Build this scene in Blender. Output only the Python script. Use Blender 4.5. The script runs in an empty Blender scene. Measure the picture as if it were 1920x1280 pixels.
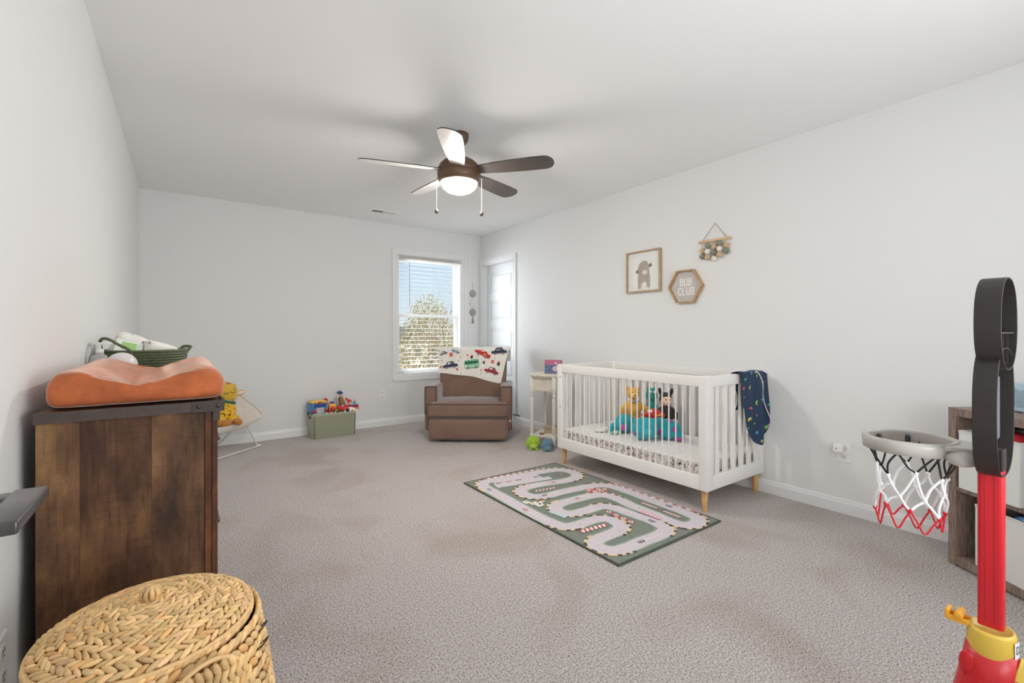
import bpy, bmesh, math, random
from mathutils import Vector, Matrix, Euler
R = math.radians
PI = math.pi
rnd = random.Random(7)
COL = bpy.context.scene.collection
YAW = R(35.743)          # the camera looks this far clockwise of the room's long axis

# ------------------------------------------------------------------ materials
def lin(c):
    return tuple(((x / 12.92) if x <= .04045 else ((x + .055) / 1.055) ** 2.4) for x in c)
def rgb(r, g, b): return lin((r / 255, g / 255, b / 255))

MATS = {}
def mat(name, c, rough=.6, metal=0, spec=.5, noise=None, bump=None, vcol=False, emit=None, sheen=0, trans=0, coat=0):
    """noise=(scale, amount[, stretch xyz]) varies the colour; bump=(scale, strength, distance)"""
    if name in MATS: return MATS[name]
    m = bpy.data.materials.new(name); m.use_nodes = True
    nt = m.node_tree; b = nt.nodes['Principled BSDF']
    b.inputs['Base Color'].default_value = (*c, 1)
    b.inputs['Roughness'].default_value = rough
    b.inputs['Metallic'].default_value = metal
    b.inputs['Specular IOR Level'].default_value = spec
    if sheen:
        b.inputs['Sheen Weight'].default_value = sheen
        b.inputs['Sheen Roughness'].default_value = .4
    if coat: b.inputs['Coat Weight'].default_value = coat
    if trans: b.inputs['Transmission Weight'].default_value = trans
    if emit:
        b.inputs['Emission Color'].default_value = (*emit[0], 1)
        b.inputs['Emission Strength'].default_value = emit[1]
    tc = nt.nodes.new('ShaderNodeTexCoord')
    src = None
    if vcol:
        a = nt.nodes.new('ShaderNodeAttribute'); a.attribute_name = 'Col'
        mx = nt.nodes.new('ShaderNodeMix'); mx.data_type = 'RGBA'; mx.blend_type = 'MULTIPLY'
        mx.inputs[0].default_value = 1
        mx.inputs[6].default_value = (*c, 1)
        nt.links.new(a.outputs['Color'], mx.inputs[7]); src = mx.outputs[2]
    if noise:
        n = nt.nodes.new('ShaderNodeTexNoise'); n.inputs['Scale'].default_value = noise[0]
        n.inputs['Detail'].default_value = 5
        mp = nt.nodes.new('ShaderNodeMapping')
        if len(noise) > 2: mp.inputs['Scale'].default_value = noise[2]
        nt.links.new(tc.outputs['Object'], mp.inputs[0]); nt.links.new(mp.outputs[0], n.inputs[0])
        rp = nt.nodes.new('ShaderNodeMapRange'); rp.inputs[1].default_value = .3; rp.inputs[2].default_value = .7
        rp.inputs[3].default_value = 1 - noise[1]; rp.inputs[4].default_value = 1 + noise[1]
        nt.links.new(n.outputs[0], rp.inputs[0])
        mx = nt.nodes.new('ShaderNodeMix'); mx.data_type = 'RGBA'; mx.blend_type = 'MULTIPLY'
        mx.inputs[0].default_value = 1
        if src: nt.links.new(src, mx.inputs[6])
        else: mx.inputs[6].default_value = (*c, 1)
        nt.links.new(rp.outputs[0], mx.inputs[7]); src = mx.outputs[2]
    if src: nt.links.new(src, b.inputs['Base Color'])
    if bump:
        n = nt.nodes.new('ShaderNodeTexNoise'); n.inputs['Scale'].default_value = bump[0]; n.inputs['Detail'].default_value = 3
        nt.links.new(tc.outputs['Object'], n.inputs[0])
        bp = nt.nodes.new('ShaderNodeBump'); bp.inputs['Strength'].default_value = bump[1]; bp.inputs['Distance'].default_value = bump[2]
        nt.links.new(n.outputs[0], bp.inputs['Height']); nt.links.new(bp.outputs[0], b.inputs['Normal'])
    MATS[name] = m
    return m

def node(nt, t, **kw):
    n = nt.nodes.new(t)
    for k, v in kw.items(): setattr(n, k, v)
    return n

def ramp(nt, stops):
    r = nt.nodes.new('ShaderNodeValToRGB')
    els = r.color_ramp.elements
    while len(els) < len(stops): els.new(.5)
    for e, (p, c) in zip(els, stops):
        e.position = p; e.color = (*c, 1)
    return r

def mat_carpet():
    m = bpy.data.materials.new('carpet_pile'); m.use_nodes = True
    nt = m.node_tree; b = nt.nodes['Principled BSDF']; L = nt.links.new
    b.inputs['Roughness'].default_value = .95; b.inputs['Specular IOR Level'].default_value = .1
    tc = node(nt, 'ShaderNodeTexCoord')
    fine = node(nt, 'ShaderNodeTexNoise'); fine.inputs['Scale'].default_value = 140; fine.inputs['Detail'].default_value = 5; fine.inputs['Roughness'].default_value = .8
    vor = node(nt, 'ShaderNodeTexVoronoi'); vor.inputs['Scale'].default_value = 190
    big = node(nt, 'ShaderNodeTexNoise'); big.inputs['Scale'].default_value = 1.7; big.inputs['Detail'].default_value = 4; big.inputs['Distortion'].default_value = .6
    for n in (fine, vor, big): L(tc.outputs['Object'], n.inputs['Vector'])
    r1 = ramp(nt, [(.36, rgb(92, 76, 66)), (.47, rgb(207, 195, 190)), (.60, rgb(255, 249, 247))])
    L(fine.outputs[0], r1.inputs[0])
    r2 = ramp(nt, [(.30, (.86, .82, .775)), (.50, (1, 1, 1))])
    L(big.outputs[0], r2.inputs[0])
    mx = node(nt, 'ShaderNodeMix', data_type='RGBA', blend_type='MULTIPLY'); mx.inputs[0].default_value = 1
    L(r1.outputs[0], mx.inputs[6]); L(r2.outputs[0], mx.inputs[7]); L(mx.outputs[2], b.inputs['Base Color'])
    ad = node(nt, 'ShaderNodeMath', operation='SUBTRACT'); L(fine.outputs[0], ad.inputs[0])
    mu = node(nt, 'ShaderNodeMath', operation='MULTIPLY'); L(vor.outputs['Distance'], mu.inputs[0]); mu.inputs[1].default_value = .5
    L(mu.outputs[0], ad.inputs[1])
    bp = node(nt, 'ShaderNodeBump'); bp.inputs['Strength'].default_value = .9; bp.inputs['Distance'].default_value = .012
    L(ad.outputs[0], bp.inputs['Height']); L(bp.outputs[0], b.inputs['Normal'])
    return m

def mat_planks(name, dark, mid, light, rot=0):
    """rustic rough-sawn boards running up the panel, in object space (x across, z up)"""
    m = bpy.data.materials.new(name); m.use_nodes = True
    nt = m.node_tree; b = nt.nodes['Principled BSDF']; L = nt.links.new
    b.inputs['Roughness'].default_value = .62; b.inputs['Specular IOR Level'].default_value = .3
    tc = node(nt, 'ShaderNodeTexCoord')
    at = node(nt, 'ShaderNodeAttribute'); at.attribute_name = 'Col'
    g = node(nt, 'ShaderNodeTexNoise'); g.inputs['Scale'].default_value = 3.2; g.inputs['Detail'].default_value = 7; g.inputs['Roughness'].default_value = .65
    mg = node(nt, 'ShaderNodeMapping'); mg.inputs['Scale'].default_value = (2.6, 2.6, 1.0)
    off = node(nt, 'ShaderNodeVectorMath', operation='MULTIPLY_ADD')
    off.inputs[1].default_value = (7, 7, 7)
    L(at.outputs['Vector'], off.inputs[0]); L(tc.outputs['Object'], off.inputs[2])
    L(off.outputs[0], mg.inputs[0]); L(mg.outputs[0], g.inputs['Vector'])
    saw = node(nt, 'ShaderNodeTexNoise'); saw.inputs['Scale'].default_value = 6; saw.inputs['Detail'].default_value = 8; saw.inputs['Roughness'].default_value = .7
    ms = node(nt, 'ShaderNodeMapping'); ms.inputs['Scale'].default_value = (2.2, 2.2, 64)
    L(off.outputs[0], ms.inputs[0]); L(ms.outputs[0], saw.inputs['Vector'])
    fib = node(nt, 'ShaderNodeTexNoise'); fib.inputs['Scale'].default_value = 8; fib.inputs['Detail'].default_value = 7
    mf = node(nt, 'ShaderNodeMapping'); mf.inputs['Scale'].default_value = (26, 26, .9)
    L(off.outputs[0], mf.inputs[0]); L(mf.outputs[0], fib.inputs['Vector'])
    r1 = ramp(nt, [(.34, dark), (.5, mid), (.66, light)]); L(g.outputs[0], r1.inputs[0])
    r2 = ramp(nt, [(.30, (.50, .47, .45)), (.44, (.95, .95, .95)), (.7, (1.15, 1.13, 1.08))]); L(saw.outputs[0], r2.inputs[0])
    r3 = ramp(nt, [(.33, (.62, .60, .58)), (.42, (.95, .94, .93)), (.62, (1.04, 1.03, 1.02)), (.74, (1.30, 1.26, 1.12))]); L(fib.outputs[0], r3.inputs[0])
    a = node(nt, 'ShaderNodeMix', data_type='RGBA', blend_type='MULTIPLY'); a.inputs[0].default_value = 1
    L(r1.outputs[0], a.inputs[6]); L(r2.outputs[0], a.inputs[7])
    c = node(nt, 'ShaderNodeMix', data_type='RGBA', blend_type='MULTIPLY'); c.inputs[0].default_value = 1
    L(a.outputs[2], c.inputs[6]); L(r3.outputs[0], c.inputs[7])
    d = node(nt, 'ShaderNodeMix', data_type='RGBA', blend_type='MULTIPLY'); d.inputs[0].default_value = 1
    L(c.outputs[2], d.inputs[6]); L(at.outputs['Color'], d.inputs[7])
    L(d.outputs[2], b.inputs['Base Color'])
    bp = node(nt, 'ShaderNodeBump'); bp.inputs['Strength'].default_value = .4; bp.inputs['Distance'].default_value = .002
    L(saw.outputs[0], bp.inputs['Height']); L(bp.outputs[0], b.inputs['Normal'])
    return m

def mat_speckle(name, base, spots, scale=60, thr=.32):
    """a printed cloth: small voronoi blotches of several colours over a plain ground"""
    m = bpy.data.materials.new(name); m.use_nodes = True
    nt = m.node_tree; b = nt.nodes['Principled BSDF']; L = nt.links.new
    b.inputs['Roughness'].default_value = .85; b.inputs['Specular IOR Level'].default_value = .2
    tc = node(nt, 'ShaderNodeTexCoord')
    v = node(nt, 'ShaderNodeTexVoronoi'); v.inputs['Scale'].default_value = scale
    dn = node(nt, 'ShaderNodeTexNoise'); dn.inputs['Scale'].default_value = scale * 1.2
    mxv = node(nt, 'ShaderNodeMix', data_type='RGBA', blend_type='ADD'); mxv.inputs[0].default_value = .02
    L(tc.outputs['Object'], mxv.inputs[6]); L(tc.outputs['Object'], dn.inputs['Vector']); L(dn.outputs['Color'], mxv.inputs[7])
    L(mxv.outputs[2], v.inputs['Vector'])
    sp = node(nt, 'ShaderNodeSeparateColor'); L(v.outputs['Color'], sp.inputs[0])
    rc = ramp(nt, [(i / len(spots), c) for i, c in enumerate(spots)]); rc.color_ramp.interpolation = 'CONSTANT'
    L(sp.outputs[0], rc.inputs[0])
    lt = node(nt, 'ShaderNodeMath', operation='LESS_THAN'); L(v.outputs['Distance'], lt.inputs[0]); lt.inputs[1].default_value = thr
    mx = node(nt, 'ShaderNodeMix', data_type='RGBA'); L(lt.outputs[0], mx.inputs[0])
    mx.inputs[6].default_value = (*base, 1); L(rc.outputs[0], mx.inputs[7]); L(mx.outputs[2], b.inputs['Base Color'])
    return m

# ------------------------------------------------------------------ mesh builder
class MB:
    def __init__(s): s.v = []; s.f = []; s.mi = []; s.c = []; s.sm = []
    def add(s, vs, fs, m=0, c=(1, 1, 1), smooth=False):
        o = len(s.v); s.v += [tuple(p) for p in vs]
        for f in fs:
            s.f.append([i + o for i in f]); s.mi.append(m); s.c.append(c); s.sm.append(smooth)
        return s
    def box(s, c, d, m=0, rot=None, col=(1, 1, 1), taper=1.0):
        x, y, z = d[0] / 2, d[1] / 2, d[2] / 2
        vs = []
        for k in (-1, 1):
            t = taper if k > 0 else 1
            for i, j in ((-1, -1), (1, -1), (1, 1), (-1, 1)): vs.append(Vector((i * x * t, j * y * t, k * z)))
        if rot is not None:
            M = rot if isinstance(rot, Matrix) else Euler(rot).to_matrix()
            vs = [M @ p for p in vs]
        vs = [p + Vector(c) for p in vs]
        return s.add(vs, [(3, 2, 1, 0), (4, 5, 6, 7), (0, 1, 5, 4), (1, 2, 6, 5), (2, 3, 7, 6), (3, 0, 4, 7)], m, col)
    def span(s, a, b, m=0, col=(1, 1, 1)):
        return s.box([(a[i] + b[i]) / 2 for i in range(3)], [abs(b[i] - a[i]) for i in range(3)], m, col=col)
    def tube(s, pts, r, n=8, m=0, closed=False, col=(1, 1, 1), cap=True, flat=1.0):
        pts = [Vector(p) for p in pts]; N = len(pts)
        rs = r if isinstance(r, (list, tuple)) else [r] * N
        vs = []; up = None
        for i, p in enumerate(pts):
            a = pts[(i - 1) % N] if (closed or i > 0) else pts[i]
            b = pts[(i + 1) % N] if (closed or i < N - 1) else pts[i]
            t = (b - a)
            if t.length < 1e-9: t = Vector((0, 0, 1))
            t.normalize()
            if up is None:
                up = Vector((0, 0, 1)) if abs(t.z) < .9 else Vector((0, 1, 0))
            up = (up - t * up.dot(t))
            if up.length < 1e-6: up = t.orthogonal()
            up.normalize(); sd = t.cross(up)
            for k in range(n):
                q = 2 * PI * k / n
                vs.append(p + (sd * math.cos(q) + up * math.sin(q) * flat) * rs[i])
        fs = []
        for i in range(N if closed else N - 1):
            for k in range(n):
                fs.append((i * n + k, i * n + (k + 1) % n, ((i + 1) % N) * n + (k + 1) % n, ((i + 1) % N) * n + k))
        if cap and not closed:
            fs.append(tuple(range(n))[::-1]); fs.append(tuple(range((N - 1) * n, N * n)))
        return s.add(vs, fs, m, col, n > 4)
    def lathe(s, prof, c=(0, 0, 0), n=24, m=0, col=(1, 1, 1), M=None, sx=1, sy=1):
        vs = []
        for r, z in prof:
            for k in range(n):
                q = 2 * PI * k / n
                p = Vector((r * math.cos(q) * sx, r * math.sin(q) * sy, z))
                if M is not None: p = M @ p
                vs.append(p + Vector(c))
        fs = [(i * n + k, i * n + (k + 1) % n, (i + 1) * n + (k + 1) % n, (i + 1) * n + k) for i in range(len(prof) - 1) for k in range(n)]
        if prof[0][0] > 1e-6: fs.append(tuple(range(n))[::-1])
        if prof[-1][0] > 1e-6: fs.append(tuple(range((len(prof) - 1) * n, len(prof) * n)))
        return s.add(vs, fs, m, col, True)
    def ell(s, c, r, m=0, n=12, k=8, col=(1, 1, 1), rot=None, e=1.0):
        """ellipsoid; e < 1 squares it off into a cushion"""
        def pw(x): return math.copysign(abs(x) ** e, x)
        M = None
        if rot is not None: M = rot if isinstance(rot, Matrix) else Euler(rot).to_matrix()
        vs = []
        for i in range(k + 1):
            a = -PI / 2 + PI * i / k
            for j in range(n):
                q = 2 * PI * j / n
                p = Vector((r[0] * pw(math.cos(a)) * pw(math.cos(q)), r[1] * pw(math.cos(a)) * pw(math.sin(q)), r[2] * pw(math.sin(a))))
                if M is not None: p = M @ p
                vs.append(p + Vector(c))
        fs = []
        for i in range(k):
            for j in range(n):
                a, b, cc, d = i * n + j, i * n + (j + 1) % n, (i + 1) * n + (j + 1) % n, (i + 1) * n + j
                fs.append((a, b, cc, d))
        return s.add(vs, fs, m, col, True)
    def prism(s, poly, lo, hi, axis='z', m=0, col=(1, 1, 1), smooth=False):
        def P(a, b, h): return {'z': (a, b, h), 'y': (a, h, b), 'x': (h, a, b)}[axis]
        n = len(poly)
        vs = [P(a, b, lo) for a, b in poly] + [P(a, b, hi) for a, b in poly]
        fs = [tuple(range(n))[::-1], tuple(range(n, 2 * n))]
        s.add(vs, fs, m, col)
        return s.add(vs, [(i, (i + 1) % n, n + (i + 1) % n, n + i) for i in range(n)], m, col, smooth)
    def ring(s, outer, inner, lo, hi, axis='z', m=0, col=(1, 1, 1), closed=True):
        """flat frame between two matching outlines"""
        def P(a, b, h): return {'z': (a, b, h), 'y': (a, h, b), 'x': (h, a, b)}[axis]
        n = len(outer)
        vs = [P(a, b, h) for h in (lo, hi) for pl in (outer, inner) for a, b in pl]
        fs = []
        for i in range(n if closed else n - 1):
            j = (i + 1) % n
            fs += [(i, j, n + j, n + i), (2 * n + i, 3 * n + i, 3 * n + j, 2 * n + j), (i, 2 * n + i, 2 * n + j, j), (n + i, n + j, 3 * n + j, 3 * n + i)]
        return s.add(vs, fs, m, col)
    def grid(s, fn, nu, nv, m=0, col=(1, 1, 1), smooth=True, cu=False):
        vs = [fn(i / nu, j / nv) for j in range(nv + 1) for i in range(nu + (0 if cu else 1))]
        w = nu + (0 if cu else 1)
        fs = [(j * w + i, j * w + (i + 1) % w if cu else j * w + i + 1, (j + 1) * w + ((i + 1) % w if cu else i + 1), (j + 1) * w + i) for j in range(nv) for i in range(nu)]
        return s.add(vs, fs, m, col, smooth)
    def build(s, name, mats, parent=None, loc=(0, 0, 0), rot=(0, 0, 0), bevel=None, seg=2, sub=0, thick=0, remesh=0, merge=True, norm=True):
        me = bpy.data.meshes.new(name); me.from_pydata(s.v, [], s.f)
        if not isinstance(mats, (list, tuple)): mats = [mats]
        for m_ in mats: me.materials.append(m_)
        me.polygons.foreach_set('material_index', s.mi)
        me.polygons.foreach_set('use_smooth', s.sm)
        ca = me.color_attributes.new('Col', 'FLOAT_COLOR', 'CORNER')
        buf = []
        for p, c in zip(me.polygons, s.c): buf += [*c, 1.0] * p.loop_total
        ca.data.foreach_set('color', buf)
        if norm or merge:
            bm = bmesh.new(); bm.from_mesh(me)
            if merge: bmesh.ops.remove_doubles(bm, verts=bm.verts, dist=1e-5)
            if norm: bmesh.ops.recalc_face_normals(bm, faces=bm.faces)
            bm.to_mesh(me); bm.free()
        me.update()
        o = bpy.data.objects.new(name, me); COL.objects.link(o)
        o.location = loc; o.rotation_euler = rot
        if parent: o.parent = parent
        if remesh:
            q = o.modifiers.new('remesh', 'REMESH'); q.mode = 'VOXEL'; q.voxel_size = remesh; q.use_smooth_shade = True
            q = o.modifiers.new('smooth', 'SMOOTH'); q.iterations = 4; q.factor = .6
        if thick:
            q = o.modifiers.new('solid', 'SOLIDIFY'); q.thickness = thick; q.offset = -1
        if bevel:
            q = o.modifiers.new('bevel', 'BEVEL'); q.width = bevel; q.segments = seg; q.limit_method = 'ANGLE'; q.angle_limit = R(40)
            q.harden_normals = False
            for p in me.polygons: p.use_smooth = seg > 2 or p.use_smooth
        if sub:
            q = o.modifiers.new('sub', 'SUBSURF'); q.levels = sub; q.render_levels = sub
        return o

def tag(o, label=None, cat=None, group=None, kind=None):
    if label: o['label'] = label
    if cat: o['category'] = cat
    if group: o['group'] = group
    if kind: o['kind'] = kind
    return o
def thing(name, label, cat, loc=(0, 0, 0), rotz=0, group=None):
    o = bpy.data.objects.new(name, None); COL.objects.link(o)
    o.empty_display_size = .1
    o.location = loc; o.rotation_euler = (0, 0, rotz)
    return tag(o, label, cat, group)
def struct(name, mb, m, parent=None, **kw):
    o = mb.build(name, m, parent, **kw)
    if parent is None: o['kind'] = 'structure'
    return o
def smooth_path(pts, closed=False, k=6):
    pts = [Vector(p) for p in pts]; N = len(pts); out = []
    for i in range(N if closed else N - 1):
        p1, p2 = pts[i], pts[(i + 1) % N]
        p0 = pts[(i - 1) % N] if closed or i > 0 else p1
        p3 = pts[(i + 2) % N] if closed or i + 2 < N else p2
        for j in range(k):
            t = j / k
            out.append(.5 * ((2 * p1) + (p2 - p0) * t + (2 * p0 - 5 * p1 + 4 * p2 - p3) * t * t + (-p0 + 3 * p1 - 3 * p2 + p3) * t ** 3))
    if not closed: out.append(pts[-1])
    return out
def rrect(w, h, r, n=5, cx=0, cy=0):
    out = []
    for (sx, sy, a0) in ((1, 1, 0), (-1, 1, 90), (-1, -1, 180), (1, -1, 270)):
        for i in range(n + 1):
            a = R(a0 + 90 * i / n)
            out.append((cx + sx * (w / 2 - r) + r * math.cos(a), cy + sy * (h / 2 - r) + r * math.sin(a)))
    return out
def circ(r, n=16, cx=0, cy=0, ry=None, a0=0):
    ry = ry or r
    return [(cx + r * math.cos(a0 + 2 * PI * i / n), cy + ry * math.sin(a0 + 2 * PI * i / n)) for i in range(n)]

# common materials
WALL = mat('wall_paint', rgb(229, 230, 229), .85, spec=.2, bump=(260, .05, .001))
CEIL = mat('ceiling_paint', rgb(240, 241, 241), .95, spec=.1, bump=(180, .12, .001))
TRIM = mat('trim_gloss_white', rgb(236, 237, 237), .42)
WHITE = mat('white_plastic', rgb(238, 238, 236), .35)
CRIBW = mat('crib_white_lacquer', rgb(238, 236, 232), .38)
BLACK = mat('black_plastic', rgb(38, 36, 36), .4)
CARPET = mat_carpet()
def rc4(a, b, c, d): return [(a, c), (b, c), (b, d), (a, d)]
OAK = mat('light_oak', rgb(205, 158, 98), .5, noise=(6, .13, (14, 14, 1)))

# ------------------------------------------------------------------ room shell
XL, XR, YB, YF, H = -.315, 3.336, 5.384, -1.35, 2.44
WX0, WX1, WZ0, WZ1 = 2.14, 3.04, .59, 2.08          # window opening
DY0, DY1, DZ = 4.605, 5.315, 2.04                   # closet door opening in the right wall
T = .14
mb = MB(); mb.grid(lambda u, v: (XL - .1 + u * (XR - XL + .2), YF - .1 + v * (YB - YF + .2), 0), 1, 1)
mb.box(((XL + XR) / 2, (YF + YB) / 2, -.06), (XR - XL + .6, YB - YF + .6, .1))
struct('floor', mb, CARPET)
mb = MB(); mb.span((XL - .3, YF - .3, H), (XR + .3, YB + .3, H + .12)); struct('ceiling', mb, CEIL)
mb = MB(); mb.span((XL - T, YF - T, 0), (XL, YB + T, H)); struct('wall_left', mb, WALL)
mb = MB(); mb.span((XL, YF - T, 0), (XR, YF, H)); struct('wall_front', mb, WALL)
mb = MB()
mb.span((XL, YB, 0), (WX0, YB + T, H)); mb.span((WX1, YB, 0), (XR + T, YB + T, H))
mb.span((WX0, YB, 0), (WX1, YB + T, WZ0)); mb.span((WX0, YB, WZ1), (WX1, YB + T, H))
struct('wall_back', mb, WALL)
mb = MB()
mb.span((XR, YF - T, 0), (XR + T, DY0, H)); mb.span((XR, DY1, 0), (XR + T, YB, H)); mb.span((XR, DY0, DZ), (XR + T, DY1, H))
struct('wall_right', mb, WALL)
# baseboards with an ogee top
def base_prof(): return [(0, 0), (.014, 0), (.014, .062), (.010, .072), (.008, .082), (.003, .09), (0, .09)]
mb = MB(); mb.prism([(-a + YB, b) for a, b in base_prof()], XL, XR, 'x'); struct('baseboard_back', mb, TRIM)
mb = MB()
pr = [(XR - a, b) for a, b in base_prof()]; mb.prism(pr, YF, DY0 - .06, 'y')
struct('baseboard_right', mb, TRIM)
mb = MB(); mb.prism([(XL + a, b) for a, b in base_prof()], YF, YB, 'y'); struct('baseboard_left', mb, TRIM)

# closet door in the right wall
DM = mat('door_paint', rgb(226, 227, 229), .45)
mb = MB(); xd = XR + .075
mb.span((xd, DY0, .01), (xd + .03, DY1, DZ))
pw0, pw1 = DY0 + .10, DY1 - .10; n = 5; ph = .275; gap = (DZ - .16 - .12 - n * ph) / (n - 1)
zz = [.16 + i * (ph + gap) for i in range(n)]
edges = [.01] + [z for a in zz for z in (a, a + ph)] + [DZ]
for i in range(0, len(edges), 2): mb.span((xd - .012, pw0, edges[i]), (xd, pw1, edges[i + 1]))
mb.span((xd - .012, DY0, .01), (xd, pw0, DZ)); mb.span((xd - .012, pw1, .01), (xd, DY1, DZ))
for z in zz:
    yc, zc, a, b = (pw0 + pw1) / 2, z + ph / 2, (pw1 - pw0) / 2, ph / 2
    lo = rc4(yc - a, yc + a, zc - b, zc + b); mid_ = rc4(yc - a + .03, yc + a - .03, zc - b + .03, zc + b - .03); hi = rc4(yc - a + .055, yc + a - .055, zc - b + .055, zc + b - .055)
    o4 = [(xd - .0005, p, q) for p, q in mid_] + [(xd - .009, p, q) for p, q in hi]
    mb.add(o4, [(i, (i + 1) % 4, 4 + (i + 1) % 4, 4 + i) for i in range(4)] + [(4, 5, 6, 7)])
d2 = struct('door_1', mb, DM, merge=False)
mb = MB()
for y0, y1 in ((DY0 - .0, DY0 + .018), (DY1 - .018, DY1)): mb.span((XR - .001, y0, 0), (XR + .12, y1, DZ))
mb.span((XR - .001, DY0, DZ - .018), (XR + .12, DY1, DZ))
mb.build('door_jamb', DM, d2)
mb = MB()
for wo, wi, t in ((.0605, .0, .011), (.062, .038, .019), (.020, .006, .015)):
    def U(w): return [(DY0 - w, .0), (DY0 - w, DZ + w), (DY1 + w, DZ + w), (DY1 + w, .0)]
    mb.ring(U(wo), U(wi), XR - t, XR - .003 * t, 'x', closed=False)
mb.build('door_casing', TRIM, d2, merge=False)

# open entry door folded back along the left wall beside the camera, with its black lever
mb = MB(); dl0, dl1 = -.08, .735; lx = -.205
mb.span((lx - .038, dl0, .012), (lx, dl1, 2.04))
for z in zz: mb.box((lx + .001, (dl0 + dl1) / 2, z + ph / 2), (.006, dl1 - dl0 - .24, ph - .06))
d1 = struct('door_2', mb, DM, bevel=.002)
LEV = mat('matte_black_metal', rgb(74, 70, 70), .3, metal=.55)
mb = MB(); lz = .953
mb.lathe([(.0, 0), (.032, 0), (.032, .008), (.029, .010), (.012, .012), (.012, .05), (.0, .05)], (lx, .672, lz - .002), 24, M=Matrix.Rotation(PI / 2, 3, 'Y'))
mb.box((lx + .052, .664, lz - .003), (.06, .026, .016))
mb.span((-.140, .566, lz - .006), (-.114, .680, lz + .006))
mb.build('lever_handle', LEV, d1, bevel=.0022, seg=3)

# window: casing, jambs, sashes, glass
mb = MB()
def rc4(a, b, c, d): return [(a, c), (b, c), (b, d), (a, d)]
for wo, wi, t in ((.0605, .0, .011), (.062, .036, .020), (.020, .006, .015)):
    mb.ring(rc4(WX0 - wo, WX1 + wo, WZ0 - wo, WZ1 + wo), rc4(WX0 - wi, WX1 + wi, WZ0 - wi, WZ1 + wi), YB - t, YB - .003 * t, 'y')
w1 = struct('window_1', mb, TRIM, merge=False)
mb = MB()
mb.ring(rc4(WX0 - .001, WX1 + .001, WZ0 - .001, WZ1 + .001), rc4(WX0 + .02, WX1 - .02, WZ0 + .025, WZ1 - .02), YB + .001, YB + T, 'y')
mb.build('window_frame', TRIM, w1, merge=False)
zm = 1.335
for nm, z0, z1, yy in (('upper_sash', zm - .02, WZ1 - .02, .115), ('lower_sash', WZ0 + .025, zm + .02, .09)):
    mb = MB(); a, b = WX0 + .02, WX1 - .02; y0, y1 = YB + yy - .014, YB + yy + .014; q = .04
    mb.ring(rc4(a, b, z0, z1), rc4(a + q, b - q, z0 + q, z1 - q), y0, y1, 'y')
    sh = mb.build(nm, TRIM, w1, merge=False)
g = bpy.data.materials.new('window_glass'); g.use_nodes = True
nt = g.node_tree; nt.nodes.clear()
o_ = node(nt, 'ShaderNodeOutputMaterial'); tr = node(nt, 'ShaderNodeBsdfTransparent'); gl = node(nt, 'ShaderNodeBsdfGlossy'); mx = node(nt, 'ShaderNodeMixShader')
gl.inputs['Roughness'].default_value = .02; mx.inputs[0].default_value = .05; tr.inputs[0].default_value = (.97, .98, .98, 1)
nt.links.new(tr.outputs[0], mx.inputs[1]); nt.links.new(gl.outputs[0], mx.inputs[2]); nt.links.new(mx.outputs[0], o_.inputs[0])
GLASS = g
for z0, z1, yy in ((zm + .02, WZ1 - .06, .115), (WZ0 + .065, zm - .02, .09)):
    mb = MB(); mb.grid(lambda u, v: (WX0 + .06 + u * (WX1 - WX0 - .12), YB + yy, z0 + v * (z1 - z0)), 1, 1); mb.build('pane', GLASS, w1)

# blind
bl = thing('window_blind', 'white horizontal slat blind, lowered and open, hanging in the window', 'blind', ((WX0 + WX1) / 2, YB + .035, 0))
BLM = mat('blind_white', rgb(244, 243, 240), .5)
_nt = BLM.node_tree; _t = node(_nt, 'ShaderNodeBsdfTranslucent'); _t.inputs[0].default_value = (.98, .96, .92, 1); _m = node(_nt, 'ShaderNodeMixShader'); _m.inputs[0].default_value = .55
_nt.links.new(_nt.nodes['Principled BSDF'].outputs[0], _m.inputs[1]); _nt.links.new(_t.outputs[0], _m.inputs[2]); _nt.links.new(_m.outputs[0], _nt.nodes['Material Output'].inputs[0])
mb = MB(); hw = (WX1 - WX0) / 2 - .024
mb.span((-hw - .012, -.048, WZ1 - .075), (hw + .012, -.04, WZ1 - .004)); mb.span((-hw, -.04, WZ1 - .05), (hw, .02, WZ1 - .01))
mb.build('headrail', BLM, bl, bevel=.002)
mb = MB(); z = WZ1 - .10; ns = 0
while z > .66:
    mb.box((0, -.005, z), (2 * hw, .048, .003), rot=(R(4), 0, 0)); z -= .0505; ns += 1
mb.build('slats', BLM, bl)
mb = MB(); mb.box((0, -.005, .632), (2 * hw, .05, .02)); mb.build('bottom_rail', BLM, bl, bevel=.003)
mb = MB()
for x in (-.33, 0, .33): mb.tube([(x, -.031, WZ1 - .05), (x, -.031, .64)], .0011, 5)
mb.build('ladder_cords', BLM, bl)
mb = MB(); mb.tube([(-hw + .13, -.055, WZ1 - .08), (-hw + .132, -.056, 1.45)], .0035, 6); mb.build('tilt_wand', mat('wand_clear', rgb(150, 160, 168), .2), bl)

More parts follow.
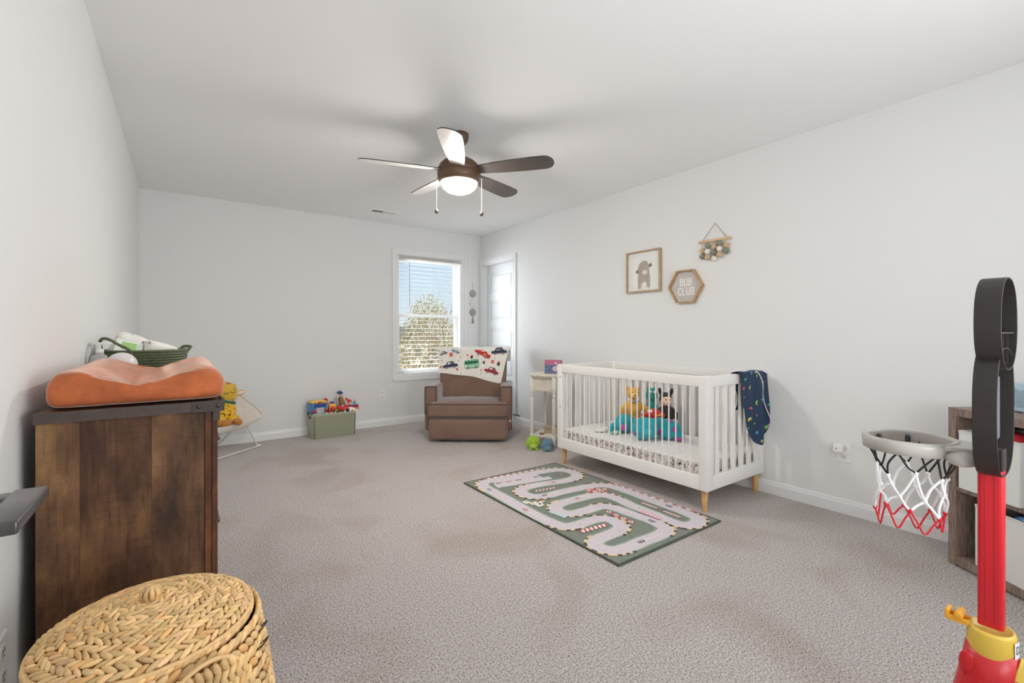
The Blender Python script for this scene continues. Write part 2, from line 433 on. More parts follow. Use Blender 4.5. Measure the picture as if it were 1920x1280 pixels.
# ------------------------------------------------------------------ outdoors
GZ = -1.6
def leafmat(n, c, am=.35): return mat(n, c, .9, noise=(1.5, am))
mb = MB(); mb.grid(lambda u, v: (-30 + 90 * u, YB + .6 + 90 * v, GZ + math.sin(u * 17) * .1), 8, 8)
struct('ground', mb, mat('leaf_litter', rgb(186, 152, 116), .95, noise=(1.2, .3)))
def branch(mb, p, d, L, r, depth, g):
    segs = 3; pts = [p]; rs = [r]; q = p.copy(); dd = d.copy()
    for i in range(segs):
        dd = (dd + Vector((g.uniform(-.16, .16), g.uniform(-.16, .16), g.uniform(-.02, .12)))).normalized()
        q = q + dd * L / segs; pts.append(q.copy()); rs.append(r * (1 - .45 * (i + 1) / segs))
    mb.tube(pts, rs, 5 if depth > 2 else 3, cap=False)
    if depth == 0: return
    for k in range(g.choice((2, 3, 3))):
        t = g.randint(1, 3); s = pts[t]
        a = g.uniform(0, 2 * PI); sp = g.uniform(.45, .95)
        nd = (dd + Vector((math.cos(a) * sp, math.sin(a) * sp, g.uniform(-.1, .35)))).normalized()
        branch(mb, s, nd, L * g.uniform(.55, .8), rs[t] * .62, depth - 1, g)
bark = [mat('bark_pale', rgb(196, 178, 152), .9, noise=(4, .2)), mat('bark_tan', rgb(170, 140, 108), .9, noise=(4, .25)), mat('bark_dark', rgb(112, 92, 74), .9, noise=(4, .25)), mat('bark_olive', rgb(176, 172, 120), .9, noise=(4, .2))]
tl = [('tall pale leafless tree at the left of the window view', 4.6, 12.5, 5.2, .13, 0), ('brown leafless tree with a leaning trunk in mid window', 6.6, 14.0, 4.6, .12, 1),
      ('dark leafless tree toward the right of the window view', 8.2, 15.5, 5.0, .15, 2), ('yellow-green budding tree behind the window mid rail', 7.4, 17.5, 5.6, .12, 3),
      ('fine twiggy brown tree far back at left of window', 6.4, 20.0, 5.8, .14, 1), ('pale thin tree far back at right of window', 12.4, 20.0, 5.8, .12, 0),
      ('olive twiggy tree far back in the window centre', 8.0, 23.5, 6.0, .14, 3), ('broad dark tree furthest back outside the window', 15.6, 23.0, 6.4, .18, 2)]
for i, (lb, x, y, hgt, r, mi) in enumerate(tl):
    g_ = random.Random(40 + i); mb = MB()
    branch(mb, Vector((0, 0, 0)), Vector((g_.uniform(-.08, .08), 0, 1)), hgt * .36, r * .55, 6, g_)
    o = mb.build('bare_tree', bark[mi], loc=(x, y, GZ), merge=False, norm=False)
    tag(o, lb, 'tree', 'leafless trees outside the window')
def bush(name, label, x, y, rx, ry, rz, m, n, seed, cat='bush'):
    g_ = random.Random(seed); mb = MB()
    for k in range(n):
        a = g_.uniform(0, 2 * PI); e = math.asin(g_.uniform(0, 1)); q = g_.uniform(.72, 1.05)
        p = Vector((rx * math.cos(a) * math.cos(e) * q, ry * math.sin(a) * math.cos(e) * q, rz * math.sin(e) * q))
        s_ = g_.uniform(.05, .12)
        Mx = Euler((g_.uniform(0, 6), g_.uniform(0, 6), g_.uniform(0, 6))).to_matrix()
        c = g_.uniform(.6, 1.25)
        mb.add([p + Mx @ Vector(v) * s_ for v in ((-1, 0, 0), (0, -.45, 0), (1, 0, 0), (0, .45, 0))], [(0, 1, 2, 3)], 0, (c, c, c))
    o = mb.build(name, m, loc=(x, y, GZ), merge=False, norm=False)
    return tag(o, label, cat)
bush('evergreen_bush', 'green leafy bush low in the right half of the window', 6.35, 11.6, .75, .7, 2.15, mat('leaf_green', rgb(112, 140, 62), .8, vcol=True), 2600, 5)
bush('copper_bush', 'copper-brown bush low at the left of the window', 4.75, 11.0, .7, .8, 1.75, mat('leaf_copper', rgb(196, 118, 74), .8, vcol=True), 2200, 6)
bush('russet_shrub', 'reddish shrub beside the right edge of the lower window', 7.9, 12.6, .8, .8, 1.9, mat('leaf_russet', rgb(184, 110, 70), .8, vcol=True), 2200, 8)
for i, (x, y, h_, c, lb) in enumerate(((8.4, 25, 4.6, rgb(206, 196, 150), 'pale yellow thicket behind the trees at left of window'), (12.8, 27, 5.0, rgb(196, 186, 140), 'yellow-brown thicket behind the trees in window centre'), (17.2, 29, 5.2, rgb(200, 184, 150), 'tan thicket behind the trees at right of window'))):
    bush('thicket', lb, x, y, 2.0, 1.2, h_, mat('thicket_%d' % i, c, .9, vcol=True), 4200, 20 + i, 'thicket')
# neighbour's house behind the trees
nh = thing('neighbour_house', 'pale distant house half hidden behind the leafless trees', 'house', (13.8, 31, GZ)); nh.scale = (.6, .6, .5)
mb = MB(); mb.span((-3, 0, 0), (3, 5, 4.2)); mb.build('wall', mat('siding', rgb(226, 222, 214), .8, noise=(3, .04, (1, 1, 30))), nh)
mb = MB(); mb.prism([(-3.3, 4.2), (3.3, 4.2), (0, 6.4)], -.3, 5.3, 'y'); mb.build('roof', mat('shingle', rgb(128, 118, 112), .9, noise=(8, .2)), nh)
for x in (-1.7, .2, 1.9):
    mb = MB(); mb.span((x - .4, -.05, 1.9), (x + .4, 0, 3.3)); mb.build('window', mat('far_glass', rgb(90, 104, 116), .2), nh)

# ------------------------------------------------------------------ dresser on the left wall
PLK = mat_planks('rustic_boards', rgb(46, 31, 23), rgb(88, 60, 40), rgb(124, 94, 62))
STRAP = mat('blackened_strap', rgb(62, 49, 44), .5, noise=(30, .18), bump=(60, .15, .001))
dr = thing('dresser', 'rustic dark brown wooden dresser with riveted top band against the left wall', 'dresser', (-.0995, 1.55, 0))
X0, X1, DL = -.184, .184, 1.34
def X_(x): return x + .0995
mb = MB()
bounds = [(-.2835, -.2058), (-.2052, -.0658), (-.0652, .0515)]
cols = [(1.22, 1.18, 1.08), (.82, .72, .66), (1.08, 1.05, .98)]
for (a, b), c in zip(bounds, cols): mb.span((X_(a), 0, .03), (X_(b), .02, .9), 0, col=c)
mb.span((X_(-.28), .0012, .03), (X_(.05), .015, .9), 0, col=(1.9, 1.75, 1.3))
mb.build('side_panel', PLK, dr, bevel=.0006, merge=False)
mb = MB(); mb.span((X_(.0525), -.003, .0), (X_(.0680), .045, .905), 0, col=(1.05, .72, .58)); mb.span((X_(.069), -.005, .0), (X_(.0825), .045, .905), 0, col=(.78, .52, .42))
mb.build('corner_post', PLK, dr, bevel=.0012)
mb = MB(); mb.span((X_(-.2835), 0, 0), (X_(-.2625), .02, .03), 0, col=(.6, .5, .45)); mb.span((X_(-.2835), .02, .02), (X_(.06), DL - .02, .9), 0, col=(.8, .65, .55)); mb.span((X_(-.28), DL - .02, .0), (X_(.07), DL, .9), 0, col=(.9, .8, .7))
mb.span((X_(.0525), DL - .045, 0), (X_(.0825), DL + .003, .905), 0, col=(.9, .6, .5))
mb.build('carcass', PLK, dr)
mb = MB()
for i in range(5): mb.span((X_(-.285), -.004 + i * (DL + .016) / 5, .905), (X_(.092), -.004 + (i + 1) * (DL + .016) / 5 - .001, .925), 0, col=(1 + .1 * (i % 2), .95, .85))
mb.build('top', PLK, dr, bevel=.0008)
mb = MB()
mb.span((X_(-.287), -.008, .9005), (X_(.096), -.0045, .9275)); mb.span((X_(.0925), -.008, .9005), (X_(.096), DL + .016, .9275)); mb.span((X_(-.287), DL + .0125, .9005), (X_(.096), DL + .016, .9275))
tb = mb.build('edge_band', STRAP, dr, bevel=.0008)
mb = MB(); mb.span((X_(.0225), -.0105, .8985), (X_(.0985), -.0078, .929)); mb.span((X_(.0958), -.0105, .8985), (X_(.0985), .07, .929)); mb.span((X_(.0705), -.0095, .872), (X_(.088), -.004, .900))
mb.build('corner_bracket', mat('bracket_iron', rgb(58, 50, 47), .45, metal=.4), dr, bevel=.0008)
for x, rr in ((.038, .0058), (.062, .0022), (.083, .0065)):
    mb = MB(); mb.ell((0, 0, 0), (rr, rr * .6, rr)); mb.build('rivet', mat('rivet_iron', rgb(70, 62, 58), .35, metal=.7), dr, loc=(X_(x), -.0108, .914))
for i in range(2):
    for j in range(3):
        y0 = .06 + i * .62; z0 = .06 + j * .28
        mb = MB()
        for k in range(3): mb.span((X_(.055), y0, z0 + k * .088), (X_(.078), y0 + .6, z0 + k * .088 + .0865), 0, col=(.85 + .2 * ((i + j + k) % 3), .9, .8))
        d_ = mb.build('drawer', PLK, dr, bevel=.001)
        mb = MB(); mb.tube([(X_(.078), y0 + .24, z0 + .14), (X_(.1), y0 + .24, z0 + .14), (X_(.1), y0 + .36, z0 + .14), (X_(.078), y0 + .36, z0 + .14)], .006, 6)
        mb.build('handle', STRAP, d_)

# changing pad: a contoured cushion in apricot plush
PAD = mat('apricot_plush', rgb(178, 90, 46), .9, noise=(9, .30, (1.6, .7, 1.6)), bump=(45, .6, .006), sheen=1.0)
PAD.node_tree.nodes['Principled BSDF'].inputs['Sheen Tint'].default_value = (*rgb(255, 226, 208), 1)
PAD.node_tree.nodes['Principled BSDF'].inputs['Sheen Roughness'].default_value = .28
top = [(-.190, .030), (-.186, .062), (-.168, .088), (-.138, .096), (-.104, .086), (-.066, .066), (-.022, .052), (.024, .058), (.070, .074), (.112, .089), (.150, .093), (.176, .078), (.190, .052), (.191, .030)]
bot = [(.184, .008), (.150, -.000), (.05, .0), (-.05, .0), (-.15, .0), (-.182, .006)]
prof = smooth_path([(a, b, 0) for a, b in top + bot], True, 4)
def pad(u, v):
    e = [0, .008, .03, .08, .16, .3, .5, .7, .84, .92, .97, .992, 1.0]
    ins = [.045, .018, .005, 0, 0, 0, 0, 0, 0, 0, .005, .018, .045]
    i = int(round(v * 12)); p = prof[int(u * len(prof) + .5) % len(prof)]
    w = math.sin(e[i] * 23 + p.x * 31) * .0022 + math.sin(e[i] * 51 - p.x * 60) * .0022 + .003 * math.sin(p.x * 95 + 3 * e[i]) * math.exp(-(p.x / .1) ** 2)
    k = 1 - ins[i] / .19; q = 1 - ins[i] / .085
    return (p.x * k, e[i] * .79, .05 + (p.y - .05) * q + (w if p.y > .04 else 0) + .0)
mb = MB(); N = len(prof); mb.grid(pad, N, 12, cu=True); mb.f.append(list(range(N))[::-1]); mb.f.append(list(range(12 * N, 13 * N)))
mb.mi += [0, 0]; mb.c += [(1, 1, 1)] * 2; mb.sm += [True] * 2
cp = mb.build('changing_pad', PAD, loc=(-.087, 1.556, .9285), sub=1)
tag(cp, 'orange plush contoured changing pad lying on top of the wooden dresser', 'changing pad')

# rope basket on the dresser
GRN = mat('olive_rope', rgb(84, 92, 66), .85, noise=(60, .2), bump=(240, .5, .002))
bk = thing('rope_basket', 'olive green coiled rope basket with looped handles on the dresser, full of nappies', 'basket', (-.132, 2.705, .9262))
mb = MB(); rows = 10
for k in range(rows):
    z = .006 + k * .0118; s = .90 + .10 * (k / rows) ** .7
    mb.tube([(math.cos(q) * .152 * s, math.sin(q) * .20 * s, z + .012 * (k / rows) * abs(math.sin(q)) ** 2 * 0) for q in [2 * PI * j / 48 for j in range(48)]], .0066, 8, closed=True)
mb.build('wall', GRN, bk)
mb = MB()
for k in range(7): mb.tube([(math.cos(q) * .137 * (1 - k / 7.2), math.sin(q) * .18 * (1 - k / 7.2), .006) for q in [2 * PI * j / 36 for j in range(36)]], .0085, 6, closed=True)
mb.build('bottom', GRN, bk)
for sgn, pts in ((1, [(-.04, -.19, .09), (-.045, -.205, .118), (-.085, -.19, .145), (-.115, -.165, .165), (-.14, -.12, .168), (-.155, -.06, .15), (-.152, -.03, .11), (-.15, -.02, .09)]),
                 (-1, [(.12, .12, .1), (.135, .125, .124), (.158, .10, .127), (.168, .06, .125), (.165, .02, .122), (.15, .01, .1)])):
    mb = MB(); mb.tube(smooth_path(pts, k=5), .0062, 8); mb.build('handle', GRN, bk)
# things inside the basket
MUS = mat_speckle('muslin_print', rgb(236, 233, 226), [rgb(120, 112, 104), rgb(200, 190, 180), rgb(150, 140, 130), rgb(225, 220, 212)], 26, .2)
def crumple(name, label, cat, c, r, m, rot, seed, group=None, e=.62):
    g_ = random.Random(seed); mb = MB()
    mb.ell((0, 0, 0), r, n=28, k=16, e=e)
    ph_ = [g_.uniform(0, 6) for _ in range(6)]
    vs = []
    for p in mb.v:
        d = 1 + .10 * math.sin(p[0] * 60 + ph_[0]) * math.cos(p[1] * 48 + ph_[1]) + .06 * math.sin(p[2] * 90 + ph_[2] + p[0] * 50)
        vs.append((p[0] * d, p[1] * d, p[2] * d))
    mb.v = vs
    o = mb.build(name, m, loc=c, rot=rot)
    return tag(o, label, cat, group)
bx, by, bz = -.132, 2.705, .9262
crumple('folded_muslin', 'white printed muslin cloth rising at the left end of the green basket', 'cloth', (bx - .058, by + .02, bz + .125), (.066, .075, .058), MUS, (.1, .45, .3), 3, None, .5)
crumple('folded_muslin', 'cream muslin cloth folded to a peak in the middle of the green basket', 'cloth', (bx + .035, by - .02, bz + .108), (.062, .075, .042), MUS, (.05, .38, .35), 4, None, .42)
mb = MB(); WP = [mat('wipes_white', rgb(228, 236, 222), .4), mat('wipes_green', rgb(150, 200, 112), .35)]
mb.box((0, 0, 0), (.095, .11, .05)); mb.ell((.005, -.05, .004), (.03, .008, .018), 1); mb.ell((-.03, -.045, .01), (.025, .012, .014), 1); mb.box((0, 0, .026), (.05, .06, .004), 1)
o = mb.build('wipes_packet', WP, loc=(bx - .062, by - .085, bz + .112), rot=(.5, .25, .1), bevel=.012, seg=4)
tag(o, 'white and green baby wipes packet tucked behind the basket handle', 'wipes')
crumple('nappy', 'folded white nappy lying low in the green basket beneath the cloths', 'nappy', (bx + .02, by + .07, bz + .06), (.08, .06, .03), mat('nappy_white', rgb(240, 240, 238), .8), (0, 0, .2), 9)
# globe night light and pump bottle
nl = thing('night_light', 'round white globe night light beside the green basket on the dresser', 'night light', (-.197, 2.42, .9262))
mb = MB(); mb.lathe([(0, 0), (.032, 0), (.034, .004), (.026, .012), (0, .012)]); mb.build('base', WHITE, nl)
mb = MB(); mb.ell((0, 0, .062), (.052, .052, .052), n=28, k=18); mb.build('globe', mat('frosted_globe', rgb(226, 224, 222), .25, coat=.3), nl)
pb = thing('pump_bottle', 'clear plastic lotion bottle with white pump against the left wall on the dresser', 'bottle', (-.272, 2.50, .9262))
CLR = mat('clear_lotion_bottle', rgb(206, 204, 200), .15, trans=.35)
mb = MB(); mb.lathe([(0, 0), (.024, 0), (.026, .004), (.026, .082), (.02, .1), (.011, .106), (.011, .114), (0, .114)], n=20, sx=1.2); mb.build('bottle', CLR, pb)
mb = MB(); mb.lathe([(.013, .112), (.013, .126), (.005, .128), (.005, .148), (0, .148)], n=14); mb.box((.016, -.003, .15), (.045, .012, .009)); mb.build('pump', WHITE, pb, bevel=.001)

# ------------------------------------------------------------------ woven hamper in the near left corner
def mat_straw():
    m = mat('water_hyacinth', rgb(226, 188, 132), .58, vcol=True, noise=(90, .14, (1, 1, 1)), bump=(160, .35, .001))
    return m
STRAW = mat_straw()
hp = thing('laundry_hamper', 'round woven straw laundry hamper with a knobbed lid in front of the dresser', 'hamper', (-.05, 1.152, 0))
g_ = random.Random(11)
def strand_col():
    k = g_.uniform(.72, 1.22); t = g_.random()
    if t < .10: return (k * .98, k * .80, k * .60)
    if t < .22: return (k * .92, k * .90, k * .78)
    return (k, k * g_.uniform(.93, 1.0), k * g_.uniform(.82, .98))
def strand(mb, p, t, nrm, ln, wd, th, slant):
    """one plump twist of the braid lying on the surface"""
    t = Vector(t).normalized(); nrm = Vector(nrm).normalized(); b = nrm.cross(t)
    d = (t * math.cos(slant) + b * math.sin(slant)).normalized(); e = nrm.cross(d)
    M = Matrix((d, e, nrm)).transposed()
    mb.ell(p, (ln, wd, th), n=8, k=6, col=strand_col(), rot=M)
LR = .170
def lid_z(r): return .040 * (1 - (r / LR) ** 2.2) 
LZ = .552
mb = MB(); nr = 14
mb.lathe([(LR, LZ - .022), (LR - .004, LZ - .004)] + [(LR * (1 - i / 10), LZ + lid_z(LR * (1 - i / 10)) - .004) for i in range(11)], n=48, col=(.55, .45, .36))
for i in range(nr):
    r = LR * (i + .75) / nr - .003
    cnt = max(6, int(2 * PI * r / .0158))
    for k in range(cnt):
        q = 2 * PI * (k + (i % 2) * .5) / cnt + g_.uniform(-.01, .01)
        dz = (lid_z(r + .003) - lid_z(r - .003)) / .006
        nrm = Vector((-dz * math.cos(q), -dz * math.sin(q), 1))
        t = Vector((-math.sin(q), math.cos(q), 0))
        strand(mb, (r * math.cos(q), r * math.sin(q), LZ + lid_z(r) + g_.uniform(-.0015, .001)), t, nrm, g_.uniform(.0125, .0185), g_.uniform(.0042, .0058), .0043, (.5 if i % 2 else -.5) + g_.uniform(-.12, .12))
for z in (LZ - .018, LZ - .006):
    mb.tube([(math.cos(q) * (LR + .002), math.sin(q) * (LR + .002), z + .0007 * math.sin(q * 31)) for q in [2 * PI * k / 60 for k in range(60)]], .0048, 6, closed=True, col=(1.02, .97, .9))
for k in range(86):
    q = 2 * PI * k / 86
    strand(mb, ((LR + .004) * math.cos(q), (LR + .004) * math.sin(q), LZ - .012), (-math.sin(q), math.cos(q), 0), (math.cos(q), math.sin(q), .2), .010, .0055, .004, .5)
lid = mb.build('lid', STRAW, hp, merge=False, norm=False)
mb = MB()
mb.lathe([(0.0, 0), (.0165, 0), (.0168, .006), (.013, .010), (0, .011)], (0, 0, LZ + .036), 20, col=(.9, .85, .78))
for k in range(9):
    q = 2 * PI * k / 9
    mb.tube([(math.cos(q) * rr, math.sin(q) * rr, LZ + .046 + zz_) for rr, zz_ in ((.006, 0), (.015, .003), (.0185, .010), (.0165, .019), (.008, .0245), (.0, .0245))], .0048, 6, col=strand_col())
mb.ell((0, 0, LZ + .058), (.016, .016, .012), col=(.8, .66, .5))
mb.v = [(x * .84, y * .84, (z - LZ - .036) * .86 + LZ + .036) for x, y, z in mb.v]
mb.build('knob', STRAW, lid, merge=False, norm=False)
# body: bulges a little toward the room
def body_r(q, z):
    s = z / .53
    bulge = .014 + .042 * math.sin(PI * min(1, s * .75 + .2)) - .02 * (1 - s)
    return .160 + bulge * (.5 + .9 * max(0, math.cos(q - R(-38))))
mb = MB(); HB = .532
mb.grid(lambda u, v: ((body_r(2 * PI * u, v * HB) - .006) * math.cos(2 * PI * u), (body_r(2 * PI * u, v * HB) - .006) * math.sin(2 * PI * u), v * HB), 48, 12, cu=True, col=(.55, .44, .34))
rows = 26
for i in range(rows):
    z = .012 + i * (HB - .014) / (rows - 1); cnt = 62
    for k in range(cnt):
        q = 2 * PI * (k + (i % 2) * .5) / cnt; r = body_r(q, z)
        strand(mb, (r * math.cos(q), r * math.sin(q), z + g_.uniform(-.001, .001)), (-math.sin(q), math.cos(q), 0), (math.cos(q), math.sin(q), 0), g_.uniform(.0155, .0185), .0078, .0055, (.62 if i % 2 else -.62) + g_.uniform(-.12, .12))
mb.build('body', STRAW, hp, merge=False, norm=False)
# the arched woven front tab
mb = MB(); qa = R(-66)
def tab(u, w, out=.012):
    """u across in metres, w height above .37"""
    q = qa + u / .20; r = body_r(q, .45) + out
    return Vector((r * math.cos(q), r * math.sin(q), .37 + w)), Vector((math.cos(q), math.sin(q), .1))
for i in range(11):
    w = i * .0155; hwid = .092 * math.sqrt(max(0, 1 - (w / .172) ** 2.6)); cnt = int(hwid * 2 / .0125)
    for k in range(cnt):
        u = -hwid + (k + .5) * 2 * hwid / cnt
        p, n_ = tab(u, w, .014); t = Vector((-n_.y, n_.x, 0))
        strand(mb, p, t, n_, .0150, .0062, .0055, 1.15 if i % 2 else 1.9)
arch = [tab(.094 * math.cos(a), .176 * math.sin(a))[0] for a in [PI * k / 26 for k in range(27)]]
mb.tube(arch, .0038, 6, col=(1.0, .95, .86))
mb.build('front_tab', STRAW, hp, merge=False, norm=False)
WIRE = mat('dark_wire', rgb(40, 34, 32), .5)
for z, dq in ((.505, 0), (.478, -.05)):
    q0 = R(-22) + dq; pts = []
    for a in [PI * k / 8 for k in range(9)]:
        q = q0 + .05 * math.cos(a); r = body_r(q, z) + .004 + .012 * math.sin(a)
        pts.append((r * math.cos(q), r * math.sin(q), z + .014 * math.sin(a)))
    mb = MB(); mb.tube(pts, .0016, 6); mb.build('wire_loop', WIRE, hp)

# ------------------------------------------------------------------ ceiling fan
FB = mat('fan_bronze', rgb(92, 68, 50), .42, metal=.35)
FD = mat('blade_dark', rgb(70, 62, 58), .45, noise=(3, .12, (10, 1, 1)))
FP = mat('blade_glare', rgb(232, 230, 226), .3)  # glare coloured into three blade undersides; the blades themselves are dark
fn = thing('ceiling_fan', 'five-blade bronze ceiling fan with a lit glass bowl in the middle of the ceiling', 'ceiling fan', (1.499, 2.686, 2.44), -YAW)
mb = MB(); mb.lathe([(0, 0), (.064, 0), (.064, -.018), (.058, -.045), (.042, -.066), (.02, -.078), (0, -.078)], n=32); mb.build('canopy', FB, fn)
mb = MB(); mb.lathe([(.013, -.07), (.013, -.15), (.024, -.158), (.024, -.165)], n=16); mb.build('downrod', FB, fn)
mb = MB(); mb.lathe([(0, -.152), (.03, -.153), (.07, -.165), (.105, -.184), (.13, -.208), (.142, -.235), (.144, -.252), (.140, -.256), (.144, -.26), (.144, -.285), (.138, -.305), (.126, -.322), (.123, -.324), (0, -.324)], n=44); mb.build('motor_housing', FB, fn)
mb = MB(); mb.lathe([(.121, -.3245), (.120, -.333), (.108, -.356), (.082, -.378), (.045, -.392), (0, -.396)], n=36)
mb.build('glass_bowl', mat('lit_glass', (1, .93, .82), .3, emit=((1, .935, .855), 104.0)), fn)
for k in range(5):
    a = R(-16.4 + 72 * k)
    M = Matrix.Rotation(a, 3, 'Z') @ Matrix.Rotation(R(-12), 3, 'X')
    outline = []
    for t, w in ((.118, .040), (.17, .050), (.26, .060), (.38, .067), (.50, .071), (.58, .070)): outline.append((t, w))
    tip = [(.58 + .062 * math.sin(q), .070 * math.cos(q)) for q in [PI * i / 10 for i in range(1, 10)]]
    pl = outline + tip + [(t, -w) for t, w in outline[::-1]]
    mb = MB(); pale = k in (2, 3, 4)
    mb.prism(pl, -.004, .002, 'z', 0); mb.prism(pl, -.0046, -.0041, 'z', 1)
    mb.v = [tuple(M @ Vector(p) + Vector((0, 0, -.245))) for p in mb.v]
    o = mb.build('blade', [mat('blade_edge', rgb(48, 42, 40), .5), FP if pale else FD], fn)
    if pale: o['label'] = 'blade with glare coloured into its underside'
    mb = MB(); mb.box((.13, 0, 0), (.06, .055, .006)); mb.v = [tuple(M @ Vector(p) + Vector((0, 0, -.242))) for p in mb.v]
    mb.build('blade_iron', FB, o)
for sx, zb in ((-1, -.50), (1, -.518)):
    x = sx * .150
    mb = MB(); mb.tube([(sx * .138, 0, -.296), (x, 0, -.296), (x, 0, -.302)], .004, 8)
    z = -.304
    while z > zb: mb.ell((x, 0, z), (.0011, .0011, .0013), n=6, k=4); z -= .0034
    pc = mb.build('pull_chain', mat('chain_nickel', rgb(196, 190, 180), .3, metal=.8), fn)
    mb = MB(); mb.ell((x, 0, zb - .012), (.0135, .0135, .0155), n=18, k=12); mb.tube([(x, 0, zb), (x, 0, zb + .006)], .003, 8); mb.build('pull_knob', mat('knob_antique', rgb(120, 104, 88), .3, metal=.85), pc)

# ceiling register
vt = thing('ceiling_vent', 'white louvred air vent in the ceiling near the window', 'vent', (1.79, 4.895, 2.44))
mb = MB(); mb.ring([(-.165, -.07), (.165, -.07), (.165, .07), (-.165, .07)], [(-.125, -.04), (.125, -.04), (.125, .04), (-.125, .04)], -.006, 0); mb.span((-.006, -.04, -.006), (.006, .04, -.001)); mb.build('frame', WHITE, vt, bevel=.002)
mb = MB(); mb.span((-.125, -.04, -.0008), (.125, .04, -.0002)); mb.build('duct', mat('duct_dark', rgb(70, 70, 72), .8), vt)
mb = MB()
for i in range(20):
    x = -.118 + i * .0124
    if abs(x) > .007: mb.box((x, 0, -.0035), (.0085 if x > 0 else .004, .078, .0012), rot=(0, R(35 if x > 0 else -35), 0))
mb.build('louvres', WHITE, vt)

# ------------------------------------------------------------------ things on the walls
WF = mat('weathered_wood', rgb(176, 150, 116), .6, noise=(10, .22, (1, 6, 6)))
WFD = mat('weathered_wood_side', rgb(120, 94, 66), .6, noise=(10, .2))
def arcs(): pass
pf = thing('framed_picture', 'square wood-framed drawing of a shaggy brown calf on the right wall', 'picture', (XR, 2.62, 1.663))
hw_ = .184
mb = MB(); sq = lambda w: [(-w, -w), (w, -w), (w, w), (-w, w)]
mb.ring([(a, b) for a, b in sq(hw_)], [(a, b) for a, b in sq(hw_ - .014)], -.032, -.001, 'x'); mb.build('frame', WF, pf, bevel=.0015)
mb = MB(); mb.span((-.010, -hw_ + .012, -hw_ + .012), (-.007, hw_ - .012, hw_ - .012)); pp = mb.build('print', mat('paper', rgb(244, 243, 240), .8), pf)
# calf drawn with many fine hair strokes on the paper; (a, b): a to the viewer's right, b up
HAIR = [mat('calf_fur_%d' % i, c, .9) for i, c in enumerate((rgb(192, 178, 162), rgb(166, 149, 132), rgb(212, 201, 188), rgb(128, 110, 96)))]
mb = MB()
def flatpoly(mb, pts, x, m): mb.add([(x, -a, b) for a, b in pts], [tuple(range(len(pts)))], m)
def stroke(mb, a, b, ang, ln, wd, x, m):
    dx, dy = math.cos(ang) * ln, math.sin(ang) * ln; nx, ny = -math.sin(ang) * wd, math.cos(ang) * wd
    flatpoly(mb, [(a, b), (a + dx * .5 + nx, b + dy * .5 + ny), (a + dx, b + dy), (a + dx * .5 - nx, b + dy * .5 - ny)], x, m)
body = [(-.062, -.148), (-.066, -.06), (-.058, .0), (-.062, .035), (-.05, .07), (-.02, .092), (.012, .098), (.04, .08), (.055, .05), (.06, .0), (.068, -.06), (.066, -.142), (.034, -.142), (.03, -.095), (.004, -.088), (-.022, -.1), (-.03, -.148)]
flatpoly(mb, body, -.0105, 0)
gg = random.Random(2)
def inside(p, poly):
    r_ = False; j = len(poly) - 1
    for i in range(len(poly)):
        if (poly[i][1] > p[1]) != (poly[j][1] > p[1]) and p[0] < (poly[j][0] - poly[i][0]) * (p[1] - poly[i][1]) / (poly[j][1] - poly[i][1]) + poly[i][0]: r_ = not r_
        j = i
    return r_
for _ in range(900):
    p = (gg.uniform(-.07, .07), gg.uniform(-.145, .098))
    if inside(p, body): stroke(mb, p[0], p[1], -PI / 2 + gg.uniform(-.35, .35) + p[0] * 4 * (p[1] > 0), gg.uniform(.012, .026), .0008, -.0108, gg.choice((1, 2, 2, 1, 0)))
for s in (-1, 1):
    flatpoly(mb, [(s * .055, .055 if s > 0 else .012), (s * .078, .07 if s > 0 else .022), (s * .088, .045 if s > 0 else .0), (s * .07, .028 if s > 0 else -.018), (s * .054, .034 if s > 0 else -.008)], -.0107, 3)
flatpoly(mb, circ(.027, 14, .01, -.008, .021), -.0112, 4); flatpoly(mb, circ(.0035, 8, .0, -.004), -.0114, 3); flatpoly(mb, circ(.0035, 8, .018, -.002), -.0114, 3)
mb.build('calf_drawing', HAIR + [mat('calf_nose', rgb(232, 226, 220), .9)], pp, norm=False)
mb = MB(); mb.grid(lambda u, v: (-.022, -.17 + .34 * u, -.17 + .34 * v), 1, 1); mb.build('glazing', GLASS, pf)

